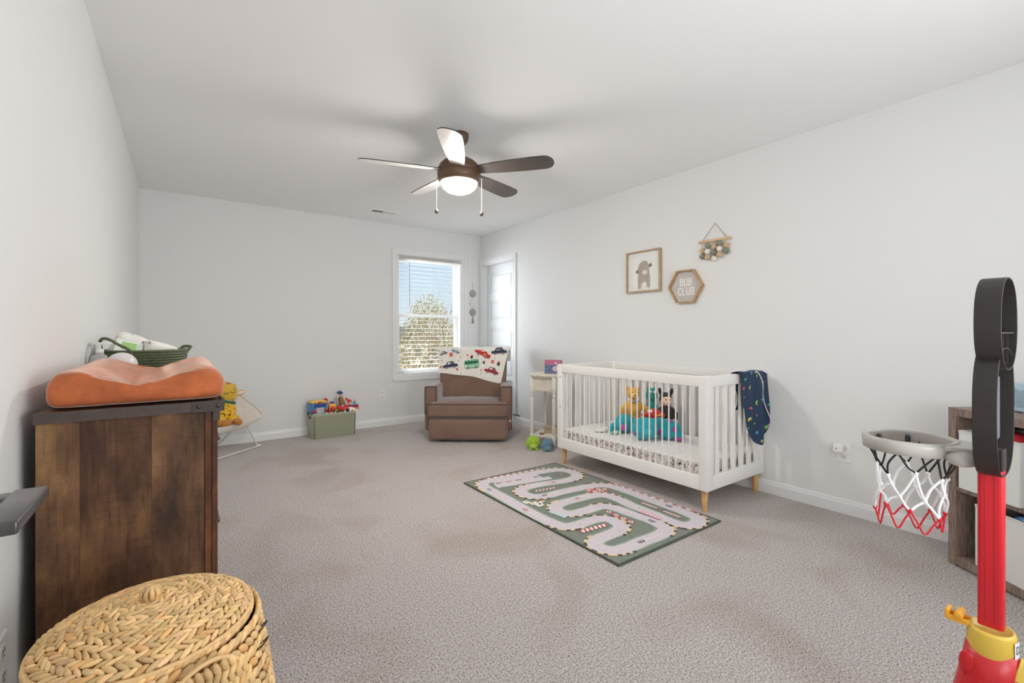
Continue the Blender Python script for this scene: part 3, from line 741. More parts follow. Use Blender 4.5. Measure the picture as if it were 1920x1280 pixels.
# hexagonal sign
hx = thing('wall_sign', 'hexagonal wood-framed sign reading BUB CLUB on the right wall', 'sign', (XR, 2.199, 1.494))
def hexa(r): return [(r * math.cos(R(60 * i)), r * .86 * math.sin(R(60 * i)) / .866 * 1.0) for i in range(6)]
mb = MB(); mb.ring(hexa(.155), hexa(.142), -.038, -.001, 'x'); mb.build('frame', mat('honey_wood', rgb(178, 142, 96), .55, noise=(8, .2, (1, 6, 6))), hx, bevel=.0015)
mb = MB(); mb.prism(hexa(.141), -.010, -.006, 'x'); pnl = mb.build('panel', mat('sign_grey', rgb(196, 190, 186), .8), hx)
LETW = mat('letter_white', rgb(250, 249, 246), .6)
def letter(mb, ch, x0, z0, w, h, t, x):
    """stroke lettering; x0 is the letter's left edge seen from the room, z0 its foot"""
    S = {'B': [[(0, 0), (0, 1)], [(0, 1), (.75, 1), (.95, .88), (.95, .64), (.75, .53), (0, .53)], [(.75, .53), (1, .42), (1, .12), (.75, 0), (0, 0)]],
         'U': [[(0, 1), (0, .15), (.2, 0), (.8, 0), (1, .15), (1, 1)]],
         'C': [[(1, .8), (1, .9), (.8, 1), (.2, 1), (0, .88), (0, .12), (.2, 0), (.8, 0), (1, .1), (1, .2)]],
         'L': [[(0, 1), (0, 0), (1, 0)]],
         'D': [[(0, 0), (0, 1)], [(0, 1), (.6, 1), (1, .75), (1, .25), (.6, 0), (0, 0)]],
         '1': [[(.2, .8), (.55, 1), (.55, 0)]], '0': [[(0, .2), (0, .8), (.3, 1), (.7, 1), (1, .8), (1, .2), (.7, 0), (.3, 0), (0, .2)]]}[ch]
    lay = 0
    for st in S:
        for (a, b), (c, d) in zip(st, st[1:]):
            lay += 1
            p = Vector((x0 + a * w, z0 + b * h)); q = Vector((x0 + c * w, z0 + d * h)); dd = (q - p).normalized() * t / 2; nn = Vector((-dd.y, dd.x))
            p = p - dd; q = q + dd
            mb.prism([(-(p + nn).x, (p + nn).y), (-(q + nn).x, (q + nn).y), (-(q - nn).x, (q - nn).y), (-(p - nn).x, (p - nn).y)], x - lay * .00012, x + .0012, 'x')
mb = MB()
for i, ch in enumerate('BUB'): letter(mb, ch, -.052 + i * .038, .010, .024, .054, .0062, -.0118)
for i, ch in enumerate('CLUB'): letter(mb, ch, -.068 + i * .0375, -.066, .024, .054, .0062, -.0118)
mb.build('lettering', LETW, pnl)

# wooden bead hanging
bh = thing('bead_hanging', 'small wall hanging of green, white and tan felt balls on a wooden rod', 'wall hanging', (XR, 1.952, 1.83))
mb = MB(); mb.tube([(-.018, .128, 0), (-.018, -.128, 0)], .0105, 10); mb.build('rod', mat('pale_dowel', rgb(222, 188, 148), .6, noise=(12, .1)), bh)
CORD = mat('twine', rgb(170, 146, 120), .9)
mb = MB(); mb.tube([(-.014, .10, .008), (-.006, .0, .132), (-.014, -.10, .008)], .0022, 6); mb.ell((-.006, 0, .132), (.003, .004, .004)); mb.build('hanging_cord', CORD, bh)
fc = {'g': mat('felt_sage', rgb(132, 134, 114), .95, bump=(120, .3, .002)), 't': mat('felt_tan', rgb(202, 170, 130), .95, bump=(120, .3, .002)), 'w': mat('felt_cream', rgb(236, 228, 218), .95, bump=(120, .3, .002))}
cols5 = [(-.098, -.070, 'tg'), (-.049, -.038, 'gwt'), (.0, -.052, 'tgw'), (.049, -.030, 'gwt'), (.098, -.052, 'tg')]
for a, z, seq in cols5:
    mb = MB(); mb.tube([(-.018, -a, 0), (-.018, -a, z - .044 * (len(seq) - 1) - .026)], .0014, 5); mb.build('string', CORD, bh)
    for i, ch in enumerate(seq):
        mb = MB(); mb.ell((-.018 - (.012 if a in (-.049, .049) else 0), -a, z - .044 * i), (.0215, .0215, .0215), n=18, k=12)
        o = mb.build('felt_ball', fc[ch], bh); o['label'] = {'g': 'sage green felt ball', 't': 'tan felt ball', 'w': 'cream felt ball'}[ch]

# macrame discs on the back wall by the corner
mh = thing('disc_hanging', 'string of three round woven discs with a tassel, between window and corner', 'wall hanging', (3.213, YB, 1.784))
mb = MB(); mb.tube([(0, -.006, 0), (0, -.006, -.44)], .0018, 5); mb.ell((0, -.006, 0), (.005, .005, .005)); mb.build('cord', CORD, mh)
for z, c, nm in ((-.135, rgb(170, 170, 160), 'grey-green disc'), (-.262, rgb(232, 231, 228), 'white disc'), (-.388, rgb(166, 166, 156), 'grey-green disc')):
    mb = MB(); mb.lathe([(0, 0), (.05, 0), (.052, .004), (.05, .008), (0, .008)], (0, -.002, z), 28, M=Matrix.Rotation(PI / 2, 3, 'X'))
    for r in (.012, .022, .032, .042): mb.tube([(r * math.cos(q), -.0105, z + r * math.sin(q)) for q in [2 * PI * k / 24 for k in range(24)]], .0035, 5, closed=True)
    o = mb.build('disc', mat('disc_' + nm, c, .95), mh); o['label'] = nm
mb = MB(); mb.ell((0, -.01, -.452), (.010, .008, .012)); g2 = random.Random(1)
for k in range(22): a = g2.uniform(-.018, .018); mb.tube([(a * .3, -.01, -.455), (a, -.01 + g2.uniform(-.004, .004), -.535 - g2.uniform(0, .01))], .0018, 4)
mb.build('tassel', mat('tassel_grey', rgb(160, 158, 148), .95), mh)

# outlets
def outlet(label, loc, rz, plug=False):
    t = thing('wall_outlet', label, 'outlet', loc, rz, 'wall outlets')
    mb = MB(); mb.box((0, -.003, 0), (.074, .006, .118)); mb.build('cover_plate', WHITE, t, bevel=.002)
    for z in (-.026, .026):
        mb = MB(); mb.prism(rrect(.032, .03, .011, 4, 0, z), -.0075, -.006, 'y')
        so = mb.build('socket', mat('socket_white', rgb(226, 225, 222), .4), t)
        mb = MB()
        for a in (-.006, .006): mb.box((a, -.0078, z + .003), (.002, .001, .007))
        mb.box((0, -.0078, z - .008), (.004, .001, .004)); mb.build('slots', BLACK, so)
    return t
outlet('white double wall outlet low on the back wall between toy box and armchair', (1.952, YB, .373), 0)
outlet('white wall outlet low on the left wall behind the straw hamper', (XL, 1.424, .415), PI / 2)
outlet('white wall outlet on the right wall, with the charger plugged in', (XR, 1.105, .377), -PI / 2)
ch = thing('charger', 'white square phone charger plugged into the right wall outlet', 'charger', (XR, 1.123, .405))
mb = MB(); mb.span((-.042, -.021, -.027), (-.0085, .031, .027)); mb.build('adapter', WHITE, ch, bevel=.004, seg=3)
mb = MB(); mb.box((-.0425, .012, -.002), (.001, .006, .006)); mb.build('indicator', BLACK, ch)
mb = MB(); mb.tube(smooth_path([(-.02, 0, .028), (-.03, -.02, .045), (-.02, -.08, .036), (-.012, -.2, -.04), (-.012, -.33, -.17), (-.012, -.5, -.245), (-.012, -.68, -.28)], k=6), .0018, 6); mb.build('cable', WHITE, ch)

# ------------------------------------------------------------------ recliner in the far right corner
SUE = mat('taupe_microsuede', rgb(120, 93, 79), .85, noise=(5, .12), bump=(90, .08, .002), sheen=.9)
SUE.node_tree.nodes['Principled BSDF'].inputs['Sheen Tint'].default_value = (.86, .92, 1, 1)
SUE.node_tree.nodes['Principled BSDF'].inputs['Sheen Roughness'].default_value = .3
PIPE = mat('taupe_piping', rgb(84, 64, 54), .7)
rc = thing('recliner', 'taupe upholstered recliner armchair in the corner beside the window', 'armchair', (2.352, 4.040, 0), -YAW + R(-1))
def cushion(mb, lo, hi, r, dome=0, n=10, taper=None):
    """soft box: rounded edges, optional domed top"""
    cx, cy, cz = [(a + b) / 2 for a, b in zip(lo, hi)]; hx_, hy_, hz_ = [(b - a) / 2 for a, b in zip(lo, hi)]
    N = 8
    def face(ax, sg):
        def fn(u, v):
            p = [0, 0, 0]; o1, o2 = [i for i in range(3) if i != ax]
            h = (hx_, hy_, hz_)
            def ease(t):
                t = t * 2 - 1
                return math.copysign(min(1, abs(t)), t)
            p[ax] = sg * h[ax]; p[o1] = ease(u) * h[o1]; p[o2] = ease(v) * h[o2]
            q = [max(-h[i] + r, min(h[i] - r, p[i])) for i in range(3)]
            d = Vector([p[i] - q[i] for i in range(3)])
            if d.length > 1e-9: d = d.normalized() * r
            w = Vector(q) + d
            if dome and ax == 2 and sg > 0 or dome and w.z > 0:
                w.z += dome * max(0, 1 - (w.x / hx_) ** 2) * max(0, 1 - (w.y / hy_) ** 2) * (w.z / hz_)
            w = w + Vector((cx, cy, cz))
            if taper: w = Vector(taper(w))
            return w
        return fn
    # knots concentrate at the rounded rims
    def knots(h):
        e = min(.49, r / (2 * h)); k = [0, e * .12, e * .35, e * .65, e]
        return k + [e + (1 - 2 * e) * i / 6 for i in range(1, 6)] + [1 - t for t in k[::-1]]
    for ax in range(3):
        o1, o2 = [i for i in range(3) if i != ax]; h = (hx_, hy_, hz_)
        k1, k2 = knots(h[o1]), knots(h[o2])
        for sg in (-1, 1):
            fn = face(ax, sg)
            mb.grid(lambda u, v: fn(k1[int(round(u * (len(k1) - 1)))], k2[int(round(v * (len(k2) - 1)))]), len(k1) - 1, len(k2) - 1)
    return mb
mb = MB(); cushion(mb, (-.38, .08, .035), (.38, .84, .25), .02); mb.build('base', SUE, rc)
mb = MB(); cushion(mb, (-.402, 0, .026), (.402, .12, .243), .035)
mb.v = [(x, y - .012 * max(0, 1 - (x / .4) ** 2) * max(0, 1 - ((z - .13) / .12) ** 2), z) for x, y, z in mb.v]
mb.build('footrest', SUE, rc)
mb = MB(); cushion(mb, (-.412, .0, .252), (.402, .52, .398), .032, dome=.028); sc_ = mb.build('seat_cushion', SUE, rc)
mb = MB()
for z in (.392, .268):
    mb.tube(smooth_path([(-.396, .45, z), (-.404, .06, z), (-.395, .012, z), (-.37, .003, z), (.36, .003, z), (.386, .012, z), (.394, .06, z), (.392, .45, z)], k=4), .0045, 6)
mb.build('piping', PIPE, sc_)
for sx in (-1, 1):
    a0, a1 = (.318, .452) if sx > 0 else (-.462, -.334)
    mb = MB(); cushion(mb, (a0, .10, .10), (a1, .80, .565), .035)
    mb.v = [(x, y, z - .03 * max(0, (y - .45))) for x, y, z in mb.v]
    am = mb.build('arm', SUE, rc)
    mb = MB()
    pts = [(a0 + .006, .104, .27), (a0 + .005, .104, .53), (a0 + .022, .105, .556), (a1 - .022, .105, .556), (a1 - .005, .104, .53), (a1 - .006, .104, .12)]
    mb.tube(smooth_path(pts, k=4), .004, 6)
    mb.tube([(a0 + .012, .11, .552), (a0 + .012, .72, .545)], .004, 6); mb.tube([(a1 - .012, .11, .552), (a1 - .012, .72, .545)], .004, 6)
    mb.build('piping', PIPE, am)
def lean(p):
    x, y, z = p
    return (x * (1 + .06 * (z - .4)), y + (z - .38) * .26 - .02 * math.sin(max(0, min(1, (z - .38) / .52)) * PI), z)
mb = MB(); cushion(mb, (-.372, .47, .30), (.372, .68, .925), .045, taper=lean); br = mb.build('backrest', SUE, rc)
mb = MB(); mb.tube(smooth_path([lean((sx * .362, .482, z)) for sx, z in ((-1, .42), (-1, .8), (-1, .885), (-.94, .912), (.94, .912), (1, .885), (1, .8), (1, .42))], k=3), .0045, 6); mb.build('piping', PIPE, br)
mb = MB(); cushion(mb, (-.36, .66, .10), (.36, .80, .84), .04); mb.build('back_panel', SUE, rc)
mb = MB()
for y in (.14, .72): mb.box((0, y, .014), (.60, .06, .028))
for x in (-.28, .28): mb.box((x, .43, .014), (.05, .64, .028))
mb.build('rocker_base', mat('base_black', rgb(30, 26, 24), .6), rc, bevel=.004)
mb = MB(); mb.tube([(.448, .42, .215), (.50, .40, .213), (.535, .40, .20)], .006, 6); mb.build('recline_lever', BLACK, rc)

# car-print throw over the backrest
BLK = mat('throw_ivory', rgb(238, 233, 224), .85, bump=(130, .1, .001))
tb_ = MB()
def yf(z): return lean((0, .47, z))[1] - .012
ytop = yf(.90)
def throw_S(u, v):
    """u across, v from the back over the top and down the front"""
    x0, x1 = -.388, .398
    zb_ = .668 + (.555 - .668) * max(0, (u - .12) / .88) ** 1.05 - .008 * math.sin(u * 9)
    if v < .18:
        t = v / .18; y, z = .83 + .03 * t, .78 + .15 * t; f = 0
    elif v < .42:
        t = (v - .18) / .24; a = t * PI
        y = .735 + .125 * math.cos(a); z = .93 + .022 * math.sin(a) + .003 * math.sin(u * 40); f = 0
    else:
        t = (v - .42) / .58; z = .925 + (zb_ - .925) * t; y = yf(z) - .003 * math.sin(u * 17 + t * 2) * t; f = t
        x1 = .398 - .085 * t * (1 if u > .9 else u)
    x = x0 + (x1 - x0) * u
    if v < .42 and u > .97: x += .02
    return Vector((x * 1.01, y, z))
tb_.grid(throw_S, 40, 36)
MC = {'navy': rgb(44, 50, 78), 'red': rgb(196, 42, 48), 'dred': rgb(150, 40, 42), 'green': rgb(98, 178, 136), 'lgreen': rgb(170, 212, 178), 'orange': rgb(222, 92, 52), 'black': rgb(34, 40, 42), 'white': rgb(246, 246, 242), 'tan': rgb(222, 182, 110), 'grey': rgb(110, 108, 112), 'blue': rgb(78, 140, 172), 'pink': rgb(206, 112, 108), 'forest': rgb(44, 76, 58)}
mk = list(MC); MCM = [mat('print_' + k, c, .85) for k, c in MC.items()]
def motif(mb, cx, cz, sc, ang, polys, yfn, off=.0035, base=1):
    ca, sa = math.cos(ang), math.sin(ang); lay = 0
    for key, pts in polys:
        lay += 1; out = []
        # subdivide the edges so the print follows the cloth
        for i in range(len(pts)):
            (a, b), (c, d) = pts[i], pts[(i + 1) % len(pts)]
            out.append((a, b))
        P = [(cx + (a * ca - b * sa) * sc, cz + (a * sa + b * ca) * sc) for a, b in out]
        P = [(x, yfn(x, z) - off - lay * .0006, z) for x, z in P]
        mb.add(P, [tuple(range(len(P)))], base + mk.index(key))
def car_polys(body, kind=0):
    w = [('black', circ(.13, 12, -.42, -.2)), ('black', circ(.13, 12, .42, -.2)), ('white', circ(.055, 8, -.42, -.2)), ('white', circ(.055, 8, .42, -.2))]
    if kind == 1:   # round-nosed van
        return [(body, rrect(1.5, .85, .2, 4, 0, .12)), ('lgreen', rrect(1.42, .22, .05, 2, 0, -.08)), ('black', rrect(1.3, .2, .05, 2, -.02, .28)), ('white', circ(.1, 10, -.58, -.02))] + \
               [(body, rrect(.04, .24, .01, 1, x, .28)) for x in (-.4, -.12, .16, .44)] + w
    if kind == 2:   # low sports car
        return [(body, [(-.8, -.2), (-.85, .02), (-.5, .14), (-.2, .3), (.25, .32), (.55, .16), (.85, .18), (.85, -.15), (.7, -.22)]), ('white', [(-.32, .15), (-.14, .26), (.1, .26), (.12, .14)]), ('tan', [(-.3, -.02), (.3, .06), (.5, -.04), (-.1, -.1)])] + w
    return [(body, [(-.8, -.2), (-.82, .05), (-.45, .12), (-.3, .4), (.3, .44), (.5, .14), (.8, .08), (.82, -.18)]), ('white', [(-.3, .14), (-.2, .33), (0, .34), (0, .14)]), ('grey', [(.05, .14), (.05, .34), (.24, .34), (.36, .14)])] + w
def yb_(x, z): return yf(min(z, .925))
def put(cx, cz, sc, ang, polys): motif(tb_, cx, cz, sc, ang, polys, yb_)
def bx_(u): return (u - 889.2) / 860 * 5.2
def bz_(v): return 1.12 - (v - 623.4) / 860 * 5.2
def pxp(a, b): return bx_(820 + a / 11.63), bz_(640 + b / 11.63)
for a, b, sc, ang, pl in ((780, 515, .088, .12, car_polys('green', 1)), (310, 520, .082, .12, car_polys('navy')), (1010, 262, .088, -.45, car_polys('red', 2)), (1210, 640, .078, -.28, car_polys('dred')), (1370, 205, .085, .05, car_polys('navy')), (410, 215, .045, -.4, car_polys('blue', 2)), (150, 265, .045, .3, car_polys('grey'))):
    x, z = pxp(a, b)
    if a == 1370: z = min(z, .905)
    put(x, z, sc * 1.28, ang, pl)
tire = [('forest', circ(.5, 14)), ('black', circ(.2, 10)), ('red', [(-.35, .3), (-.1, 1.0), (.05, .5), (.35, 1.05), (.4, .35)])]
for a, b, s_ in ((770, 345, .026), (1040, 460, .022), (1360, 490, .03)): x, z = pxp(a, b); put(x, z, s_ * 1.25, 0, tire)
card = [('orange', [(-.5, -.5), (.4, -.55), (.5, .5), (-.4, .55)]), ('pink', [(-.15, -.3), (.2, -.3), (.15, .3), (-.15, .3)])]
for a, b, s_, k in ((315, 290, .036, .2), (1230, 440, .03, -.1), (465, 600, .022, .4), (105, 555, .02, 0), (675, 300, .016, .1)): x, z = pxp(a, b); put(x, z, s_ * 1.2, k, card)
cone = [('tan', [(-.5, .1), (0, .5), (.5, .1), (.1, -.1), (.2, -.5), (-.2, -.5), (-.1, -.1)])]
for a, b, s_ in ((530, 350, .03), (985, 625, .034), (1370, 265, .026), (1280, 350, .02), (540, 210, .016), (120, 425, .03)): x, z = pxp(a, b); put(x, z, s_, .2, cone)
for a, b in ((485, 415), (915, 315), (975, 695), (520, 270), (585, 305), (390, 370), (190, 410), (505, 550), (720, 235), (870, 360), (1105, 520), (900, 660), (820, 745), (1290, 280), (1170, 230), (565, 580), (690, 380), (420, 410), (550, 695), (1320, 250), (980, 375), (1260, 840), (1085, 795), (640, 735)):
    x, z = pxp(a, b); put(x, z, .006 if b not in (415, 315, 695) else .013, .6, [('grey' if (a + b) % 3 else 'navy', [(-.5, 0), (0, .6), (.5, 0), (0, -.6)])])
o = tb_.build('throw_blanket', [BLK] + MCM, loc=rc.location, rot=rc.rotation_euler, merge=False, norm=False)
tag(o, 'ivory throw printed with toy cars, draped over the back of the recliner', 'blanket')

# ------------------------------------------------------------------ toy box with toys
TB = mat('sage_plastic', rgb(168, 170, 146), .55)
TBD = mat('sage_plastic_recess', rgb(112, 112, 92), .7)
tx = thing('toy_bin', 'sage green basket-weave plastic toy bin standing at the back wall', 'toy bin', (1.330, 5.222, 0))
W, D_, Hh = .452, .285, .262
mb = MB()
ot = rrect(W, D_, .03, 5); it = rrect(W - .012, D_ - .012, .026, 5)
mb.ring(ot, it, 0, Hh, 'z', 0); mb.prism(it, 0, .008, 'z', 0)
mb.v = [(x * (.955 + .045 * z / Hh), y * (.955 + .045 * z / Hh), z) for x, y, z in mb.v]
mb.build('bin', TB, tx)
mb = MB()   # herringbone relief front and back
for sy in (-1, 1):
    nx_, nz_ = 30, 17
    for i in range(nx_):
        for j in range(nz_):
            x = -W / 2 + .028 + i * (W - .056) / (nx_ - 1); z = .016 + j * (Hh - .045) / (nz_ - 1) + (.004 if i % 2 else 0)
            k = .955 + .045 * z / Hh
            mb.box((x * k, sy * (D_ / 2 * k + .0015), z), (.0165, .004, .0062), rot=(0, R(32 if i % 2 else -32), 0))
mb.build('weave', TB, tx)
mb = MB()
for sy in (-1, 1):
    k = 1.0
    for i in range(29):
        pass
    mb.add([(-W / 2 * .94, sy * (D_ / 2 * .956 + .0008), .008), (W / 2 * .94, sy * (D_ / 2 * .956 + .0008), .008), (W / 2 * .96, sy * (D_ / 2 * .995 + .0008), Hh - .02), (-W / 2 * .96, sy * (D_ / 2 * .995 + .0008), Hh - .02)], [(0, 1, 2, 3)])
mb.build('weave_ground', TBD, tx)
mb = MB(); mb.ring(rrect(W + .008, D_ + .008, .034, 5), it, Hh - .012, Hh, 'z'); mb.build('rim', TB, tx, bevel=.002)
mb = MB()
for sx in (-1, 1): mb.prism(rrect(.075, .026, .012, 4, 0, .215), sx * W / 2 * .995 - .0025, sx * W / 2 * .995 + .0025, 'x')
mb.build('handle_hole', mat('shadow_dark', rgb(48, 44, 36), .9), tx)
P_ = {k: mat('toy_' + k, c, .35) for k, c in {'blue': rgb(38, 116, 190), 'dblue': rgb(30, 62, 128), 'yellow': rgb(240, 196, 66), 'red': rgb(206, 38, 44), 'grey': rgb(176, 180, 186), 'black': rgb(34, 34, 38), 'green': rgb(98, 180, 60), 'orange': rgb(240, 150, 60), 'white': rgb(240, 240, 236), 'teal': rgb(80, 160, 176), 'purple': rgb(140, 44, 84), 'brown': rgb(150, 106, 50), 'skin': rgb(224, 172, 138), 'lblue': rgb(150, 196, 226)}.items()}
# bus, facing the room
t = thing('toy_bus', 'blue toy bus with yellow roof at the left end of the toy bin', 'toy', (1.185, 5.135, .245), .12, 'toys heaped in the toy bin')
mb = MB(); mb.span((-.078, 0, .02), (.078, .17, .125)); mb.build('body', P_['blue'], t, bevel=.012, seg=3)
mb = MB(); mb.span((-.076, -.002, .124), (.076, .165, .148)); mb.build('roof', P_['yellow'], t, bevel=.008, seg=3)
mb = MB(); mb.span((-.022, -.006, .128), (.022, -.001, .143)); mb.build('roof_sign', P_['red'], t)
for x in (-.048, .046): mb = MB(); mb.ell((x, -.003, .136), (.007, .004, .007)); mb.build('roof_lamp', P_['brown'], t)
mb = MB(); mb.span((-.06, -.004, .086), (.06, .002, .118)); mb.build('windscreen', P_['dblue'], t)
mb = MB(); mb.span((-.042, -.03, .022), (.042, .005, .082)); mb.build('bonnet', P_['grey'], t, bevel=.01, seg=3)
mb = MB(); mb.span((-.075, -.026, .006), (.075, .0, .024)); mb.build('bumper', P_['grey'], t, bevel=.005)
for x in (-.06, .06): mb = MB(); mb.ell((x, -.016, .05), (.017, .017, .017)); mb.build('headlamp', P_['red'], t)
for x in (-.07, .07):
    for y in (.035, .135): mb = MB(); mb.tube([(x - .008, y, .012), (x + .008, y, .012)], .022, 14); mb.build('wheel', P_['black'], t)
# small truck
t = thing('toy_truck', 'small orange toy truck with red grille and blue beacon, right of the toy bus', 'toy', (1.325, 5.16, .268), -.1, 'toys heaped in the toy bin')
mb = MB(); mb.span((-.04, 0, .0), (.04, .1, .052)); mb.span((-.035, .015, .05), (.035, .08, .082)); mb.build('body', P_['orange'], t, bevel=.01, seg=3)
mb = MB(); mb.ell((0, -.004, .03), (.03, .012, .026)); mb.build('grille', P_['red'], t)
mb = MB(); mb.span((-.025, .03, .08), (.022, .06, .102)); mb.build('beacon', P_['dblue'], t, bevel=.004)
mb = MB(); mb.span((-.03, .012, .054), (.03, .018, .078)); mb.build('windscreen', P_['yellow'], t)
for x in (-.036, .036):
    for y in (.022, .08): mb = MB(); mb.tube([(x - .006, y, .0), (x + .006, y, .0)], .014, 12); mb.build('wheel', P_['black'], t)
def lone(name, label, cat, parts, loc, rz=0):
    t = thing(name, label, cat, loc, rz, 'toys heaped in the toy bin')
    for nm, m, fn, kw in parts: mb = MB(); fn(mb); mb.build(nm, P_[m] if isinstance(m, str) else m, t, **kw)
    return t
lone('toy_blocks', 'two stacked red plastic toy blocks behind the orange toy truck', 'toy', [('lower_block', 'red', lambda m: m.span((-.018, 0, 0), (.018, .036, .036)), dict(bevel=.004)), ('upper_block', 'red', lambda m: m.span((-.015, .003, .038), (.02, .034, .076)), dict(bevel=.004)), ('stud', 'red', lambda m: m.tube([(0, .018, .074), (0, .018, .083)], .009, 12), {})], (1.275, 5.235, .325), .2)
lone('toy_tractor', 'green and yellow toy tractor low in the toy bin below the orange truck', 'toy', [('body', 'green', lambda m: m.span((-.055, 0, 0), (.035, .05, .03)), dict(bevel=.008, seg=3)), ('cab', 'brown', lambda m: m.span((.0, .01, .028), (.05, .05, .062)), dict(bevel=.01, seg=3)), ('wheel', 'black', lambda m: m.tube([(-.03, -.004, .02), (-.03, .004, .02)], .018, 14), {}), ('wheel', 'black', lambda m: m.tube([(.03, -.004, .016), (.03, .004, .016)], .022, 14), {})], (1.335, 5.105, .236), .05)
lone('toy_figure', 'small toy figure with blue hat and mustard coat at the back of the toy bin', 'toy', [
    ('body', 'brown', lambda m: m.lathe([(0, 0), (.03, .0), (.034, .02), (.026, .07), (.018, .095), (0, .1)], (0, 0, 0), 16), dict(rot=(0, -.22, 0))),
    ('head', 'skin', lambda m: m.ell((-.024, 0, .115), (.017, .016, .018)), {}), ('hat', 'dblue', lambda m: (m.ell((-.028, 0, .138), (.036, .03, .016), rot=(0, .15, 0)), m.ell((-.028, 0, .148), (.02, .019, .014))), {}),
    ('arm', 'black', lambda m: m.tube([(-.022, -.01, .09), (-.045, -.015, .07), (-.04, -.01, .05)], .006, 6), {})], (1.452, 5.25, .315))
t = thing('toy_car', 'shiny red toy racing car leaning nose-down in the toy bin', 'toy', (1.43, 5.14, .275), -.35, 'toys heaped in the toy bin')
mb = MB(); mb.ell((0, 0, .02), (.075, .04, .03), n=20, k=12, e=.8); mb.ell((.02, 0, .045), (.036, .03, .022)); mb.build('body', P_['red'], t, rot=(0, .2, 0))
mb = MB(); mb.span((.07, -.035, .05), (.085, .035, .056)); mb.build('spoiler', P_['red'], t)
mb = MB(); mb.ell((-.006, -.006, .05), (.016, .022, .012)); mb.build('windscreen', P_['lblue'], t)
for x in (-.045, .045):
    for y in (-.036, .036): mb = MB(); mb.tube([(x, y - .006, .004), (x, y + .006, .004)], .018, 14); mb.build('wheel', P_['black'], t)
lone('toy_train', 'purple and orange toy train wagon at the right end of the toy bin', 'toy', [('wagon', 'purple', lambda m: m.span((-.05, 0, .02), (.05, .05, .052)), dict(bevel=.005)), ('base', 'orange', lambda m: m.span((-.06, -.004, .0), (.06, .054, .02)), dict(bevel=.004)), ('rail', 'grey', lambda m: m.tube([(-.05, 0, .055), (.052, 0, .06)], .003, 6), {}),
    ('driver', 'teal', lambda m: m.lathe([(0, .05), (.018, .05), (.014, .08), (.006, .092), (0, .094)], (.015, .025, 0), 12), {}), ('driver_head', 'skin', lambda m: m.ell((.015, .025, .102), (.009, .009, .010)), {})], (1.545, 5.13, .272), .1)
lone('toy_dinosaur', 'little red toy dinosaur perched behind the toy train in the toy bin', 'toy', [('body', 'red', lambda m: (m.ell((0, 0, .03), (.022, .014, .018)), m.ell((-.024, 0, .052), (.015, .011, .012)), m.tube([(-.01, 0, .035), (-.022, 0, .052)], .009, 8), m.tube([(.015, 0, .03), (.035, 0, .018), (.045, 0, .02)], [.011, .006, .002], 8), m.tube([(-.008, -.008, .02), (-.008, -.008, -.01)], .005, 6), m.tube([(.01, .008, .02), (.01, .008, -.01)], .005, 6)), dict(remesh=.003))], (1.505, 5.2, .335))
lone('toy_steering_wheel', 'white round toy steering wheel with coloured buttons at the front of the toy bin', 'toy', [('wheel', 'white', lambda m: m.lathe([(.0, -.006), (.07, -.006), (.078, 0), (.07, .006), (0, .006)], (0, 0, 0), 28, M=Matrix.Rotation(PI / 2, 3, 'X')), {}),
    ('button', 'teal', lambda m: m.lathe([(0, 0), (.016, 0), (.014, .006), (0, .007)], (-.022, -.006, .03), 14, M=Matrix.Rotation(PI / 2, 3, 'X')), {}), ('button', 'orange', lambda m: m.lathe([(0, 0), (.013, 0), (.011, .006), (0, .007)], (.02, -.006, .036), 14, M=Matrix.Rotation(PI / 2, 3, 'X')), {}), ('button', 'dblue', lambda m: m.lathe([(0, 0), (.009, 0), (.008, .005), (0, .006)], (.045, -.006, .01), 12, M=Matrix.Rotation(PI / 2, 3, 'X')), {})], (1.495, 5.10, .232))
lone('toy_keyboard', 'white toy keyboard with coloured keys along the front of the toy bin', 'toy', [('case', 'white', lambda m: m.span((-.085, -.012, -.01), (.085, .03, .018)), dict(bevel=.008, seg=3))] + [('key', c, (lambda i: lambda m: m.span((-.07 + i * .024, -.0135, -.004), (-.052 + i * .024, .024, .0195)))(i), dict(bevel=.001)) for i, c in enumerate(('blue', 'green', 'grey', 'red', 'orange', 'dblue'))], (1.262, 5.105, .252), -.02)
lone('toy_ball', 'yellow toy ball half sunk between keyboard and steering wheel in the toy bin', 'toy', [('ball', 'yellow', lambda m: m.ell((0, 0, 0), (.028, .028, .028), n=18, k=12), {})], (1.385, 5.11, .238))
lone('toy_plank', 'orange wooden toy plank lying under the toy train along the bin rim', 'toy', [('plank', 'orange', lambda m: m.span((-.06, -.012, -.006), (.062, .012, .006)), dict(bevel=.002))], (1.515, 5.165, .262), -.1)

# ------------------------------------------------------------------ baby bouncer behind the dresser
GREYF = mat('bouncer_cream', rgb(222, 214, 204), .9, noise=(40, .06), bump=(200, .2, .001))
TUBEW = mat('bouncer_tube', rgb(216, 216, 218), .35)
bn = thing('baby_bouncer', 'cream fabric baby bouncer on a white tube frame behind the dresser', 'bouncer', (.34, 5.0, 0))
def bl_(p): return Vector(p) - Vector((.34, 5.0, 0))
rim = smooth_path([bl_(p) for p in [(.642, 5.075, .322), (.60, 5.13, .385), (.50, 5.19, .475), (.40, 5.22, .585), (.27, 5.23, .70), (.14, 5.17, .76), (.05, 5.02, .70), (.02, 4.86, .50), (.05, 4.74, .33), (.16, 4.78, .262), (.29, 4.875, .262), (.42, 4.955, .268), (.54, 5.02, .283), (.615, 5.05, .298)]], True, 5)
ctr = bl_((.33, 5.0, .30)); NR = len(rim)
